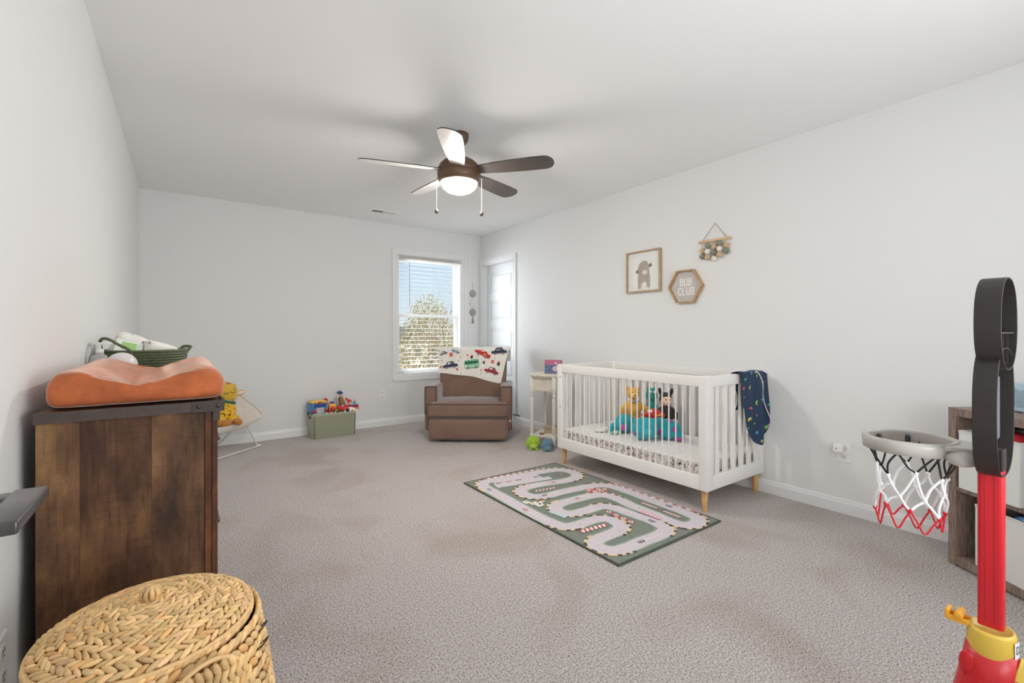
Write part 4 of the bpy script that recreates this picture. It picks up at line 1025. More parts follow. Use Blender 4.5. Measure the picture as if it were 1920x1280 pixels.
def sling(u, v):
    p = rim[int(round(u * NR)) % NR]; t = v
    q = p.lerp(ctr, t); sag = .10 * math.sin(t * PI * .5) * (1 - .0 * t)
    q = q.copy(); q.z -= sag * .35; 
    d = (p - ctr); q += Vector((0, 0, -.05 * math.sin(t * PI)))
    return q
mb = MB(); mb.grid(sling, NR, 9, cu=True); mb.build('sling', GREYF, bn, thick=.006)
mb = MB(); mb.tube(rim, .0085, 8, closed=True); mb.build('padded_edge', GREYF, bn)
fl = [(.505, 5.05, .245), (.55, 5.065, .13), (.595, 5.08, .03), (.61, 5.09, .012), (.59, 5.075, .010), (.43, 4.94, .010), (.255, 4.79, .010), (.08, 4.64, .010), (.0, 4.60, .012), (-.05, 4.66, .03), (-.02, 4.80, .2), (.0, 4.84, .34)]
mb = MB(); mb.tube(smooth_path([bl_(p) for p in fl], k=5), .0085, 8); mb.build('front_leg', TUBEW, bn)
mb = MB(); mb.tube([bl_(p) for p in ((.40, 5.03, .235), (.375, 5.12, .17), (.30, 5.235, .06), (.26, 5.29, .012), (.0, 5.18, .012), (.03, 5.06, .2))], .0085, 8); mb.build('rear_leg', TUBEW, bn)
mb = MB(); mb.ell(bl_((.607, 5.088, .016)), (.026, .02, .015)); mb.build('foot_cap', TUBEW, bn)
# yellow plush lying in the bouncer
def fur(name, c, b=.4): return mat(name, c, .9, noise=(25, .08), bump=(150, b, .003), sheen=.35)
FY = fur('plush_yellow', rgb(222, 178, 58)); FO = fur('plush_brown', rgb(184, 118, 44)); FG = fur('plush_green', rgb(34, 96, 84)); FBK = fur('plush_black', rgb(34, 30, 30)); FPK = fur('plush_pink', rgb(236, 208, 204))
def dotted():
    return mat_speckle('dotted_romper', rgb(236, 184, 52), [rgb(96, 66, 26), rgb(110, 72, 30)], 46, .30)
ly = thing('plush_toy', 'sleepy yellow plush animal in a dotted romper sitting in the baby bouncer', 'plush toy', (.345, 5.02, .285))
mb = MB(); mb.ell((.01, .05, .27), (.078, .07, .088), n=20, k=14); mb.ell((-.01, .02, .12), (.055, .05, .10), n=16, k=10); mb.ell((-.03, .05, .352), (.022, .015, .02))
mb.build('body', FY, ly, remesh=.006)
mb = MB(); mb.ell((.105, .055, .262), (.045, .012, .026), rot=(0, -.1, 0)); mb.ell((.055, .05, .33), (.02, .012, .02)); er = mb.build('ear', FY, ly)
mb = MB(); mb.ell((.106, .044, .262), (.036, .006, .019), rot=(0, -.1, 0)); mb.build('ear_lining', FPK, er)
mb = MB(); mb.ell((.018, .05, .35), (.03, .02, .015), rot=(0, .5, 0)); mb.build('forelock', FO, ly)
mb = MB(); mb.tube(smooth_path([(.022, -.022, .285), (.04, -.018, .272), (.062, -.008, .28)], k=4), .003, 6); mb.tube([(.05, -.008, .30), (.066, .0, .315)], .0025, 5); mb.tube([(-.03, -.02, .275), (-.005, -.026, .268), (.01, -.024, .277)], .003, 6); mb.build('closed_eye', BLACK, ly)
mb = MB(); mb.tube([(math.cos(q) * .058, .02 + math.sin(q) * .05, .192 - .02 * math.cos(q)) for q in [2 * PI * k / 20 for k in range(20)]], .014, 8, closed=True); mb.build('scarf', FG, ly)
mb = MB(); mb.ell((.0, .0, .10), (.072, .062, .10), n=20, k=12); mb.ell((.05, -.04, .03), (.05, .055, .042), n=16, k=10, rot=(0, .3, 0)); mb.ell((-.06, -.03, .03), (.05, .055, .04), n=16, k=10); mb.build('romper', dotted(), ly, remesh=.006)
mb = MB(); mb.ell((.075, -.09, .012), (.042, .05, .032), n=16, k=10, rot=(0, .5, -.3)); mb.build('foot', FO, ly)
mb = MB(); mb.ell((-.03, -.1, .01), (.06, .05, .032), n=16, k=10); mb.build('foot', FO, ly)

# ------------------------------------------------------------------ distressed side table
DW = mat('distressed_cream', rgb(216, 206, 188), .7)
def distress():
    m = bpy.data.materials.new('distressed_paint'); m.use_nodes = True; nt = m.node_tree; b = nt.nodes['Principled BSDF']; L = nt.links.new
    b.inputs['Roughness'].default_value = .7
    tc = node(nt, 'ShaderNodeTexCoord'); n = node(nt, 'ShaderNodeTexNoise'); n.inputs['Scale'].default_value = 24; n.inputs['Detail'].default_value = 8; n.inputs['Roughness'].default_value = .75
    L(tc.outputs['Object'], n.inputs['Vector'])
    r = ramp(nt, [(.30, rgb(96, 72, 56)), (.37, rgb(176, 156, 134)), (.42, rgb(222, 214, 200)), (.7, rgb(232, 226, 214))]); L(n.outputs[0], r.inputs[0]); L(r.outputs[0], b.inputs['Base Color'])
    return m
DIS = distress()
st = thing('side_table', 'small distressed cream wooden side table with turned legs between recliner and crib', 'side table', (3.004, 3.530, 0), -YAW - R(30))
TW, TD = .24, .30      # leg spacing across and front to back
mb = MB(); n_ = 40
def scal(k, f=1): 
    q = 2 * PI * k / n_; e = .55
    def pw(x): return math.copysign(abs(x) ** e, x)
    w = 1 + .012 * math.cos(q * 20)
    return ((TW / 2 + .052) * pw(math.cos(q)) * w * f, (TD / 2 + .045) * pw(math.sin(q)) * w * f)
mb.prism([scal(k) for k in range(n_)], .694, .712, 'z'); mb.prism([scal(k, .955) for k in range(n_)], .683, .694, 'z'); mb.build('top', DIS, st, bevel=.003)
mb = MB(); mb.ring([(-TW / 2, -TD / 2), (TW / 2, -TD / 2), (TW / 2, TD / 2), (-TW / 2, TD / 2)], [(-TW / 2 + .016, -TD / 2 + .016), (TW / 2 - .016, -TD / 2 + .016), (TW / 2 - .016, TD / 2 - .016), (-TW / 2 + .016, TD / 2 - .016)], .545, .684, 'z')
ap = mb.build('apron', DIS, st, bevel=.002)
mb = MB()
for i in range(-2, 3):
    for s in (-1, 1): mb.box((i * .03, -TD / 2 - .002, .617), (.004, .004, .10), rot=(0, s * R(35), 0))
for s in (-1, 1): mb.box((s * .088, -TD / 2 - .002, .615), (.006, .005, .12)); 
mb.box((0, -TD / 2 - .002, .675), (.18, .005, .006)); mb.box((0, -TD / 2 - .002, .558), (.18, .005, .006))
mb.build('carved_lattice', DW, ap)
for sx in (-1, 1):
    for sy in (-1, 1):
        mb = MB(); mb.lathe([(0, 0), (.013, 0), (.017, .02), (.020, .05), (.020, .115), (.014, .125), (.014, .14), (.018, .15), (.0165, .30), (.0175, .45), (.018, .475), (.013, .482), (.013, .49), (.019, .497), (.019, .507), (.013, .514), (.013, .522), (.022, .545), (.022, .684), (0, .684)], (sx * TW / 2, sy * TD / 2, 0), 14)
        mb.build('leg', DIS, st)
mb = MB(); mb.prism([scal(k, .86) for k in range(n_)], .095, .112, 'z'); mb.build('lower_shelf', DIS, st, bevel=.003)
def local(t, x, y, z):
    c_, s_ = math.cos(t.rotation_euler.z), math.sin(t.rotation_euler.z)
    return (t.location.x + x * c_ - y * s_, t.location.y + x * s_ + y * c_, t.location.z + z)
# card box on top
def boxprint():
    return mat_speckle('box_print_blue', rgb(88, 108, 146), [rgb(176, 110, 140), rgb(140, 172, 198), rgb(56, 74, 116), rgb(206, 200, 212)], 120, .42)
def boxprint2(): return mat_speckle('box_print_pink', rgb(186, 90, 118), [rgb(224, 184, 194), rgb(140, 90, 136), rgb(206, 128, 146), rgb(120, 124, 166)], 120, .42)
cb = thing('card_box', 'pink and blue patterned cardboard box marked 10 on top of the side table', 'box', local(st, .045, .0, .7125), -YAW - R(12))
mb = MB(); mb.span((-.082, -.05, 0), (.082, .05, .092)); mb.build('box', boxprint(), cb, bevel=.002)
mb = MB(); mb.span((-.0835, -.0515, .09), (.0835, .0515, .132)); mb.build('lid', boxprint2(), cb, bevel=.002)
WP_ = mat('badge_white', rgb(240, 226, 232), .6); PK = mat('badge_pink', rgb(204, 74, 118), .6)
mb = MB(); mb.prism(circ(.024, 20, .022, .05), -.0525, -.050, 'y'); bd = mb.build('badge', WP_, cb)
mb = MB()
def lety(mb, ch, x0, z0, w, h, t, y):
    m2 = MB(); letter(m2, ch, 0, 0, w, h, t, 0)
    mb.add([(x0 - p[1], y - p[0], z0 + p[2]) for p in m2.v], m2.f, 0)
lety(mb, '1', .009, .040, .010, .021, .004, -.0528); lety(mb, '0', .023, .040, .011, .021, .004, -.0528); mb.build('number', PK, bd)
mb = MB(); 
for i, w in enumerate((.018, .03)): mb.box((.03 - i * .004, -.0522, .116 - i * .011), (w, .001, .006))
mb.build('printed_band', WP_, cb)
# on the lower shelf
BXM = mat('driftwood_box', rgb(170, 154, 130), .8, noise=(20, .2, (1, 1, 5)))
wb = thing('wooden_box', 'small open driftwood box on the lower shelf of the side table', 'box', local(st, .035, .03, .1125), -YAW - R(20))
mb = MB(); mb.ring([(-.085, -.06), (.085, -.06), (.085, .06), (-.085, .06)], [(-.075, -.05), (.075, -.05), (.075, .05), (-.075, .05)], 0, .055, 'z'); mb.span((-.078, -.053, 0), (.078, .053, .006)); mb.build('tray', BXM, wb, bevel=.002)
mb = MB(); mb.span((-.095, -.068, .055), (.09, .06, .064)); mb.build('rim', BXM, wb, bevel=.002)
o = MB().lathe([(0, 0), (.018, 0), (.032, .012), (.034, .02), (.03, .02), (.016, .006), (0, .005)], n=20).build('trinket_dish', mat('teal_ceramic', rgb(112, 152, 146), .4), loc=local(wb, .03, 0, .0645)); tag(o, 'small teal dish on the driftwood box under the side table', 'dish')
o = MB().box((0, 0, 0), (.05, .03, .014)).build('wood_block', mat('block_brown', rgb(120, 96, 70), .7), loc=local(st, -.035, -.1, .1195), rot=(0, 0, -.8), bevel=.005, seg=3); tag(o, 'small brown wood block at the front of the side table shelf', 'block')
# two round plush balls on the carpet
def plush_ball(name, label, xc, Dd, r, c, belly, seed):
    c_, s_ = math.cos(YAW), math.sin(YAW)
    t = thing(name, label, 'plush toy', (xc * c_ + Dd * s_, -xc * s_ + Dd * c_, 0), -YAW)
    mb = MB(); mb.ell((0, 0, r * .94), (r, r * .95, r * .96), n=24, k=16)
    for s in (-1, 1):
        mb.ell((s * r * .45, -r * .55, r * .12), (r * .3, r * .4, r * .14)); mb.ell((s * r * .98, -.1 * r, r * .7), (r * .16, r * .2, r * .3))
    mb.build('body', fur('ball_fur_' + name + str(seed), c), t, remesh=.005)
    mb = MB(); mb.ell((0, -r * .5, r * .62), (r * .62, r * .5, r * .5), n=18, k=12); mb.build('belly', fur('ball_belly_' + str(seed), belly), t)
    for s in (-1, 1): mb = MB(); mb.ell((s * r * .28, -r * .84, r * 1.2), (r * .07, r * .05, r * .07)); mb.build('eye', BLACK, t)
plush_ball('plush_ball', 'lime green round plush toy on the carpet in front of the side table', .205, 4.42, .068, rgb(150, 190, 50), rgb(176, 208, 84), 1)
plush_ball('plush_ball', 'grey-blue round plush toy on the carpet beside the lime green one', .338, 4.36, .060, rgb(92, 128, 148), rgb(120, 156, 172), 2)

# ------------------------------------------------------------------ crib
CX0, CX1, CY0, CY1, CZ0, CZ1 = 2.610, 3.328, 1.582, 2.968, .138, .85
cr = thing('crib', 'white slatted baby crib on light wooden peg legs against the right wall', 'crib', ((CX0 + CX1) / 2, (CY0 + CY1) / 2, 0))
ox, oy = cr.location.x, cr.location.y
def cs(mb, a, b): return mb.span((a[0] - ox, a[1] - oy, a[2]), (b[0] - ox, b[1] - oy, b[2]))
for i, (xa, xb) in enumerate(((CX0, CX0 + .032), (CX1 - .032, CX1))):
    for ya, yb in ((CY0, CY0 + .06), (CY1 - .06, CY1)):
        xa2, xb2 = (xa, xa + .078) if i == 0 else (xb - .055, xb)
        mb = MB(); cs(mb, (xa2, ya, CZ0), (xb2, yb if yb < 2 else yb, CZ1)); mb.build('corner_post', CRIBW, cr, bevel=.007, seg=3)
    mb = MB(); cs(mb, (xa + .0015, CY0 + .05, CZ1 - .068), (xb - .0015, CY1 - .05, CZ1 - .0015)); mb.build('top_rail', CRIBW, cr, bevel=.004, seg=3)
    mb = MB(); cs(mb, (xa + .0015, CY0 + .05, CZ0 + .001), (xb - .0015, CY1 - .05, CZ0 + .09)); mb.build('bottom_rail', CRIBW, cr, bevel=.004, seg=3)
for ya, yb in ((CY0, CY0 + .03), (CY1 - .03, CY1)):
    mb = MB(); cs(mb, (CX0 + .06, ya + .0015, CZ1 - .068), (CX1 - .04, yb - .0015, CZ1 - .0015)); mb.build('top_rail', CRIBW, cr, bevel=.004, seg=3)
    mb = MB(); cs(mb, (CX0 + .06, ya + .0015, CZ0 + .001), (CX1 - .04, yb - .0015, CZ0 + .09)); mb.build('bottom_rail', CRIBW, cr, bevel=.004, seg=3)
    for k in range(6):
        x = 2.716 + k * .0995
        mb = MB(); cs(mb, (x, ya + .006, CZ0 + .08), (x + .040, ya + .024, CZ1 - .06)); mb.build('slat', CRIBW, cr, bevel=.003)
for k in range(23):
    y = 1.708 + k * .0522
    mb = MB(); cs(mb, (CX0 + .012, y - .0045, CZ0 + .08), (CX0 + .020, y + .0045, CZ1 - .06)); mb.build('slat', CRIBW, cr, bevel=.003)
for k in range(15):
    y = 1.73 + k * .079
    mb = MB(); cs(mb, (CX1 - .026, y - .019, CZ0 + .08), (CX1 - .010, y + .019, CZ1 - .06)); mb.build('slat', CRIBW, cr, bevel=.003)
mb = MB(); cs(mb, (CX0 + .034, CY0 + .032, .150), (CX1 - .034, CY1 - .032, .168)); mb.build('mattress_support', CRIBW, cr)
for x, y in ((CX0 + .048, CY0 + .045), (CX0 + .048, CY1 - .045), (CX1 - .04, CY0 + .045), (CX1 - .04, CY1 - .045)):
    mb = MB(); mb.lathe([(0, .0), (.0125, 0), (.0135, .003), (.0235, .139), (0, .139)], (x - ox, y - oy, 0), 20); mb.build('leg', OAK, cr)
LBL = mat('label_grey', rgb(176, 172, 166), .6)
mb = MB(); mb.box((2.80 - ox, CY0 - .0008, .208), (.13, .0016, .022)); mb.box((2.80 - ox, CY0 - .0018, .208), (.118, .0006, .003)); mb.build('warning_label', LBL, cr)
mb = MB(); mb.box((CX0 - .0008, 2.84 - oy, .188), (.0016, .10, .016)); mb.build('maker_label', mat('label_pale', rgb(208, 204, 196), .6), cr)
for z in (.745, .49):
    mb = MB(); mb.lathe([(0, 0), (.006, 0), (.005, .002), (0, .002)], (CX0 - ox, CY1 - .042 - oy, z), 10, M=Matrix.Rotation(-PI / 2, 3, 'Y')); mb.build('bolt', mat('bolt_dark', rgb(90, 84, 80), .4, metal=.6), cr)

# mattress with its printed sheet
SHEET = mat('sheet_white', rgb(236, 234, 230), .85)
def sheet_top(): return mat_speckle('sheet_fine_print', rgb(234, 232, 228), [rgb(186, 184, 180), rgb(206, 200, 194), rgb(170, 172, 170), rgb(214, 196, 182)], 46, .2)
mt_ = thing('crib_mattress', 'crib mattress in a white sheet with brown and grey woodland print', 'mattress', (ox, oy, 0))
MX0, MX1, MY0, MY1, MZ0, MZ1 = CX0 + .037, CX1 - .037, CY0 + .038, CY1 - .038, .170, .305
mb = MB(); cushion(mb, (MX0 - ox, MY0 - oy, MZ0), (MX1 - ox, MY1 - oy, MZ1), .022, dome=.006)
mb.v = [(x - .002 * math.sin(y * 95) * (1 if z < MZ1 - .01 else .3), y - .002 * math.sin(x * 95) * (1 if z < MZ1 - .01 else .3), z + .0015 * math.sin(x * 40 + y * 27)) for x, y, z in mb.v]
pal = [('m_brown', rgb(122, 100, 80)), ('m_rust', rgb(190, 112, 72)), ('m_grey', rgb(140, 140, 138)), ('m_taupe', rgb(186, 160, 138)), ('m_black', rgb(62, 56, 52)), ('m_sage', rgb(150, 152, 132)), ('m_blush', rgb(222, 190, 170))]
g3 = random.Random(31)
def leafpts(g, sc):
    k = g.randint(0, 3)
    if k == 0: return [(-.15 * sc, 0), (0, sc), (.15 * sc, 0), (0, -.6 * sc)]
    if k == 1: return circ(.45 * sc, 9, ry=.6 * sc)
    if k == 2: return [(0, -.5 * sc), (.55 * sc, 0), (.35 * sc, .5 * sc), (0, .3 * sc), (-.35 * sc, .55 * sc), (-.5 * sc, 0)]
    return [(-.06 * sc, -sc), (.06 * sc, -sc), (.05 * sc, sc), (-.05 * sc, sc)]
def scat(n, fn, lo, hi, wh, hh):
    for _ in range(n):
        a, b = g3.uniform(-wh, wh), g3.uniform(*hh); sc = g3.uniform(lo, hi); th = g3.uniform(-.9, .9)
        m_ = 1 + g3.choice((0, 0, 1, 2, 2, 3, 3, 4, 5, 6, 6)); pts = leafpts(g3, sc)
        mb.add([fn(a + x * math.cos(th) - y * math.sin(th), b + x * math.sin(th) + y * math.cos(th)) for x, y in pts], [tuple(range(len(pts)))], m_)
scat(950, lambda a, b: (MX0 - ox - .0045, a, b), .005, .013, (MY1 - MY0) / 2 - .02, (MZ0 + .012, MZ1 - .014))
scat(420, lambda a, b: (a, MY0 - oy - .0045, b), .005, .013, (MX1 - MX0) / 2 - .02, (MZ0 + .012, MZ1 - .014))
mb.build('mattress', [sheet_top()] + [mat(k, c, .9) for k, c in pal], mt_, merge=False, norm=False)
mb = MB()
for sx in (1,):
    mb.tube(smooth_path([(MX0 - ox, MY0 - oy + .02, MZ1 - .016), (MX0 - ox - .001, 0, MZ1 - .014), (MX0 - ox, MY1 - oy - .02, MZ1 - .016)], k=6), .0022, 5)
mb.build('seam', SHEET, mt_)

# ---- soft toys piled at the far end of the crib
TEAL = fur('fur_teal', rgb(28, 160, 174)); PURP = fur('fur_purple', rgb(160, 70, 140)); REDF = fur('fur_red', rgb(214, 40, 44)); GOLD = fur('fur_gold', rgb(226, 166, 66)); CRM = fur('fur_cream', rgb(232, 196, 168)); TGN = fur('fur_seagreen', rgb(40, 140, 134)); DBR = fur('fur_darkbrown', rgb(46, 36, 36)); SNOUT = fur('fur_pale_gold', rgb(240, 200, 110))
TOPZ = MZ1 + .006
def plush(name, label, loc, rz, parts):
    t = thing(name, label, 'plush toy', loc, rz, 'soft toys piled in the crib')
    for nm, m_, fn, rm in parts:
        mb = MB(); fn(mb); mb.build(nm, m_, t, remesh=rm)
    return t
def spots(pts):
    def f(m):
        for p, r, n_ in pts:
            q = Vector(n_).normalized(); up = Vector((0, 0, 1)); a = up.cross(q).normalized() if abs(q.z) < .95 else Vector((1, 0, 0)); b = q.cross(a)
            m.ell(p, (r, r * .9, .006), n=14, k=6, rot=Matrix((a, b, q)).transposed())
    return f
def eyes(s, y, z, r): 
    return lambda m: [m.ell((k * s, y, z), (r, r * .6, r), n=10, k=6) for k in (-1, 1)]
# facing the camera side of the crib: local -Y toward the viewer
FR = -R(36)
plush('plush_toy', 'big teal round plush in front of the pile, middle of the crib', (2.845, 2.235, TOPZ), FR, [
    ('body', TEAL, lambda m: (m.ell((0, 0, .082), (.102, .085, .082), n=24, k=14), m.ell((-.055, -.02, .142), (.035, .028, .025)), m.ell((.055, -.02, .142), (.035, .028, .025)), m.ell((0, -.01, .13), (.06, .05, .04))), .006),
    ('snout', fur('fur_teal_light', rgb(60, 184, 192)), lambda m: m.ell((0, -.062, .075), (.045, .03, .032), n=16, k=10), 0),
    ('spot', PURP, spots([((.075, -.045, .11), .016, (.7, -.6, .4)), ((-.08, -.04, .06), .018, (-.8, -.5, 0))]), 0)])
plush('plush_toy', 'teal plush with purple spots lying to the right of the pile', (2.99, 2.135, TOPZ), FR - .5, [
    ('body', TEAL, lambda m: (m.ell((0, 0, .078), (.10, .075, .078), n=24, k=14), m.ell((.085, -.01, .035), (.04, .04, .034)), m.ell((-.06, .01, .14), (.03, .025, .02))), .006),
    ('spot', PURP, spots([((-.045, -.062, .07), .026, (-.4, -.9, .1)), ((.06, -.056, .09), .024, (.5, -.8, .3)), ((.03, -.03, .147), .02, (.2, -.3, .9))]), 0),
    ('paw', PURP, lambda m: m.ell((.085, -.03, .02), (.04, .035, .02)), 0)])
plush('plush_toy', 'teal plush with a pink spot lying at the left of the pile', (2.90, 2.49, TOPZ), FR + .35, [
    ('body', TEAL, lambda m: (m.ell((.02, 0, .075), (.095, .07, .075), n=24, k=14), m.ell((-.09, -.01, .05), (.045, .035, .04)), m.ell((-.13, -.02, .045), (.02, .02, .03))), .006),
    ('spot', fur('fur_magenta', rgb(204, 92, 172)), spots([((-.035, -.062, .055), .03, (-.3, -.9, -.1)), ((.085, -.045, .09), .024, (.6, -.7, .3))]), 0),
    ('eye', BLACK, lambda m: m.ell((-.115, -.048, .06), (.008, .005, .008)), 0)])
plush('teddy_bear', 'plain golden teddy bear with a grey bow sitting upright at the left of the pile', (3.06, 2.52, TOPZ), FR, [
    ('body', GOLD, lambda m: (m.ell((0, 0, .17), (.068, .055, .085), n=20, k=12), m.ell((0, .0, .07), (.07, .06, .08)), m.ell((0, -.005, .302), (.052, .046, .048), n=20, k=12), m.ell((-.042, 0, .342), (.018, .01, .018)), m.ell((.042, 0, .342), (.018, .01, .018)),
        m.tube([(-.05, 0, .21), (-.088, -.02, .17), (-.095, -.035, .125)], [.024, .026, .028], 10), m.tube([(.05, 0, .21), (.09, -.02, .185), (.115, -.03, .16)], [.024, .026, .024], 10), m.ell((-.06, -.05, .05), (.035, .05, .035)), m.ell((.06, -.05, .05), (.035, .05, .035))), .006),
    ('snout', SNOUT, lambda m: m.ell((0, -.046, .290), (.025, .018, .019), n=14, k=10), 0),
    ('nose', BLACK, lambda m: m.ell((0, -.064, .296), (.008, .005, .006)), 0), ('eye', BLACK, eyes(.019, -.046, .316, .0045), 0),
    ('bow', fur('fur_grey', rgb(150, 150, 158)), lambda m: (m.ell((-.018, -.05, .242), (.018, .008, .012)), m.ell((.018, -.05, .242), (.018, .008, .012)), m.ell((0, -.053, .242), (.006, .006, .006))), .003)])
plush('plush_toy', 'tall sea-green plush creature standing behind the teddy bear', (3.20, 2.44, TOPZ), FR, [
    ('body', TGN, lambda m: (m.ell((0, 0, .13), (.055, .045, .13), n=18, k=12), m.ell((0, 0, .285), (.05, .042, .062), n=20, k=12), m.ell((-.03, 0, .34), (.012, .01, .022)), m.ell((.03, 0, .34), (.012, .01, .022))), .006),
    ('eye', WHITE, lambda m: [m.ell((k * .018, -.038, .315), (.013, .007, .013)) for k in (-1, 1)], 0), ('pupil', BLACK, lambda m: [m.ell((k * .018, -.045, .315), (.005, .003, .005)) for k in (-1, 1)], 0)])
plush('plush_toy', 'dark brown plush puppy with cream face and upright ears at the right of the pile', (3.165, 2.275, TOPZ), FR, [
    ('body', DBR, lambda m: (m.ell((0, 0, .13), (.055, .048, .12), n=18, k=12), m.ell((0, .008, .275), (.052, .046, .055), n=20, k=12), m.ell((-.045, .005, .335), (.018, .01, .036), rot=(0, -.25, 0)), m.ell((.045, .005, .33), (.018, .01, .036), rot=(0, .25, 0)), m.tube([(.04, 0, .2), (.07, -.03, .16), (.06, -.05, .12)], .02, 8), m.tube([(-.04, 0, .2), (-.07, -.03, .16), (-.06, -.05, .12)], .02, 8)), .006),
    ('face', CRM, lambda m: (m.ell((0, -.012, .262), (.046, .042, .043), n=20, k=12), m.ell((0, -.046, .248), (.026, .02, .019))), .004),
    ('nose', BLACK, lambda m: m.ell((0, -.066, .254), (.009, .006, .007)), 0), ('eye', BLACK, eyes(.017, -.052, .276, .005), 0)])
plush('toy_car_plush', 'small soft red toy car resting on the teal plush toys', (3.035, 2.30, TOPZ + .125), FR, [
    ('body', REDF, lambda m: (m.ell((0, 0, .03), (.095, .04, .028), n=20, k=10, e=.8), m.ell((.005, 0, .055), (.05, .034, .026), n=18, k=10)), .005),
    ('windscreen', WHITE, lambda m: m.ell((-.028, -.012, .062), (.022, .026, .014)), 0),
    ('stripe', mat('felt_yellow', rgb(246, 196, 60), .9), lambda m: m.box((.03, -.039, .034), (.05, .006, .008), rot=(0, -.3, 0)), 0),
    ('wheel', FBK, lambda m: [m.tube([(x, -.044, .012), (x, -.034, .012)], .016, 12) for x in (-.055, .055)], 0)])
plush('fabric_rattle', 'small mint green and white fabric rattle on the sheet before the left teal plush', (2.80, 2.485, TOPZ), FR, [('body', fur('fur_mint', rgb(150, 206, 178)), lambda m: (m.ell((0, 0, .02), (.03, .018, .02)), m.ell((-.035, 0, .018), (.018, .014, .016)), m.ell((.035, 0, .016), (.018, .014, .014))), .004), ('tag', WHITE, lambda m: m.ell((.0, -.016, .02), (.012, .006, .010)), 0)])
plush('lovey', 'crumpled white comfort cloth with brown spots at the far left of the mattress', (2.78, 2.62, TOPZ), FR, [('cloth', MUS, lambda m: (m.ell((0, 0, .012), (.06, .04, .014)), m.ell((.03, -.01, .018), (.025, .02, .014))), .005)])

# ---- dinosaur towel over the near end rail
NAVY = mat('towel_navy', rgb(24, 46, 74), .85, noise=(3, .15), bump=(220, .3, .001))
def tw_edges(z):
    """left and right edge of the hanging cloth at height z"""
    L = [(.90, 2.968), (.80, 2.972), (.70, 2.985), (.60, 3.000), (.50, 3.012), (.44, 3.035), (.40, 3.075), (.375, 3.125), (.365, 3.150)]
    Rr = [(.90, 3.285), (.80, 3.302), (.70, 3.312), (.60, 3.322), (.50, 3.318), (.44, 3.290), (.40, 3.235), (.375, 3.178), (.365, 3.158)]
    def f(T):
        for (z0, x0), (z1, x1) in zip(T, T[1:]):
            if z <= z0 and z >= z1: return x0 + (x1 - x0) * (z0 - z) / (z0 - z1)
        return T[0][1] if z > T[0][0] else T[-1][1]
    return f(L), f(Rr)
def tw_y(x, z):
    k = (x - 2.968) / .33
    fold = .013 * math.sin(k * 7.5 + .6) + .008 * math.cos(k * 15)
    return CY0 - .034 + fold * min(1, (.87 - z) / .12) - .03 * (.85 - z)
def towel_S(u, v):
    if v < .22:      # inside the crib
        z = .60 + (.84 - .60) * v / .22; x = 2.955 + .29 * u
        return Vector((x, CY0 + .040 + .006 * math.sin(u * 14), z))
    if v < .36:
        t = (v - .22) / .14; a = t * PI; x = 2.958 + (3.262 - 2.962) * u
        return Vector((x, CY0 + .004 + .038 * math.cos(a) - .004 * math.sin(u * 20) * t, .845 + .016 * math.sin(a) + .003 * math.sin(u * 11)))
    t = (v - .36) / .64; z = .845 - (.845 - .366) * (1 - (1 - t) ** 1.35)
    a, b = tw_edges(z); x = a + (b - a) * u
    return Vector((x, tw_y(x, z), z))
twb = MB(); twb.grid(towel_S, 36, 60)
def dino(key, cx, cz, s, a, kind=0):
    e0, e1 = tw_edges(cz); cx = max(e0 + s * .75, min(e1 - s * .95, cx))
    if kind == 0: P = [(-.9, .1), (-.5, .0), (-.3, .35), (.1, .4), (.35, .3), (.5, .7), (.8, .8), (.95, .6), (.7, .5), (.55, .0), (.35, -.1), (.35, -.5), (.15, -.5), (.1, -.15), (-.15, -.15), (-.2, -.5), (-.4, -.5), (-.4, -.1)]
    elif kind == 1: P = [(-.9, .3), (-.3, .2), (0, .6), (.2, .2), (.9, .4), (.3, -.05), (.5, -.6), (0, -.15), (-.4, -.6), (-.25, -.05)]
    else: P = [(-.8, -.2), (-.4, .3), (.1, .45), (.5, .2), (.9, .1), (.6, -.1), (.5, -.45), (.3, -.15), (-.2, -.15), (-.3, -.45), (-.5, -.15)]
    motif(twb, cx, cz, s, a, [(key, P)], tw_y, off=.004)
MC2 = dict(cyan=rgb(60, 180, 196), yellow=rgb(206, 190, 92), lime=rgb(130, 184, 78), coral=rgb(220, 96, 82), pink=rgb(226, 190, 190), dblue=rgb(30, 92, 168))
mk += list(MC2); MCM2 = [mat('print_' + k, c, .85) for k, c in MC2.items()]
def twp(a, b):
    u_, v_ = 1370 + a / 7.53, 680 + b / 7.53
    xc = (u_ - 960) / 860; rx = xc * math.cos(YAW) + math.sin(YAW); ry = -xc * math.sin(YAW) + math.cos(YAW)
    t = (CY0 - .040) / ry; return rx * t, 1.12 - (v_ - 623.4) / 860 * t
for key, a, b, s, r_, k in (('cyan', 222, 235, .020, .3, 1), ('coral', 190, 370, .020, .8, 1), ('yellow', 272, 350, .020, 1.2, 2), ('lime', 350, 560, .024, 1.4, 2), ('cyan', 300, 140, .022, 1.2, 1), ('coral', 278, 640, .024, -.2, 2), ('yellow', 262, 795, .030, .25, 2), ('lime', 322, 855, .016, -.4, 1), ('dblue', 455, 630, .032, .1, 0), ('cyan', 400, 515, .022, .2, 1), ('pink', 450, 400, .034, -.25, 0), ('yellow', 482, 280, .022, .1, 1), ('cyan', 345, 980, .022, .3, 1), ('yellow', 382, 1095, .020, .0, 1), ('lime', 528, 905, .030, -.1, 0), ('cyan', 543, 590, .018, .1, 1), ('dblue', 440, 135, .026, .9, 2), ('dblue', 410, 885, .022, .2, 2), ('lime', 365, 180, .018, 1.3, 2), ('pink', 347, 740, .012, 1.5, 2), ('lime', 200, 490, .011, .3, 1), ('cyan', 215, 930, .012, .6, 1)):
    x, z = twp(a, b); dino(key, x, z, s, r_, k)
pts = []
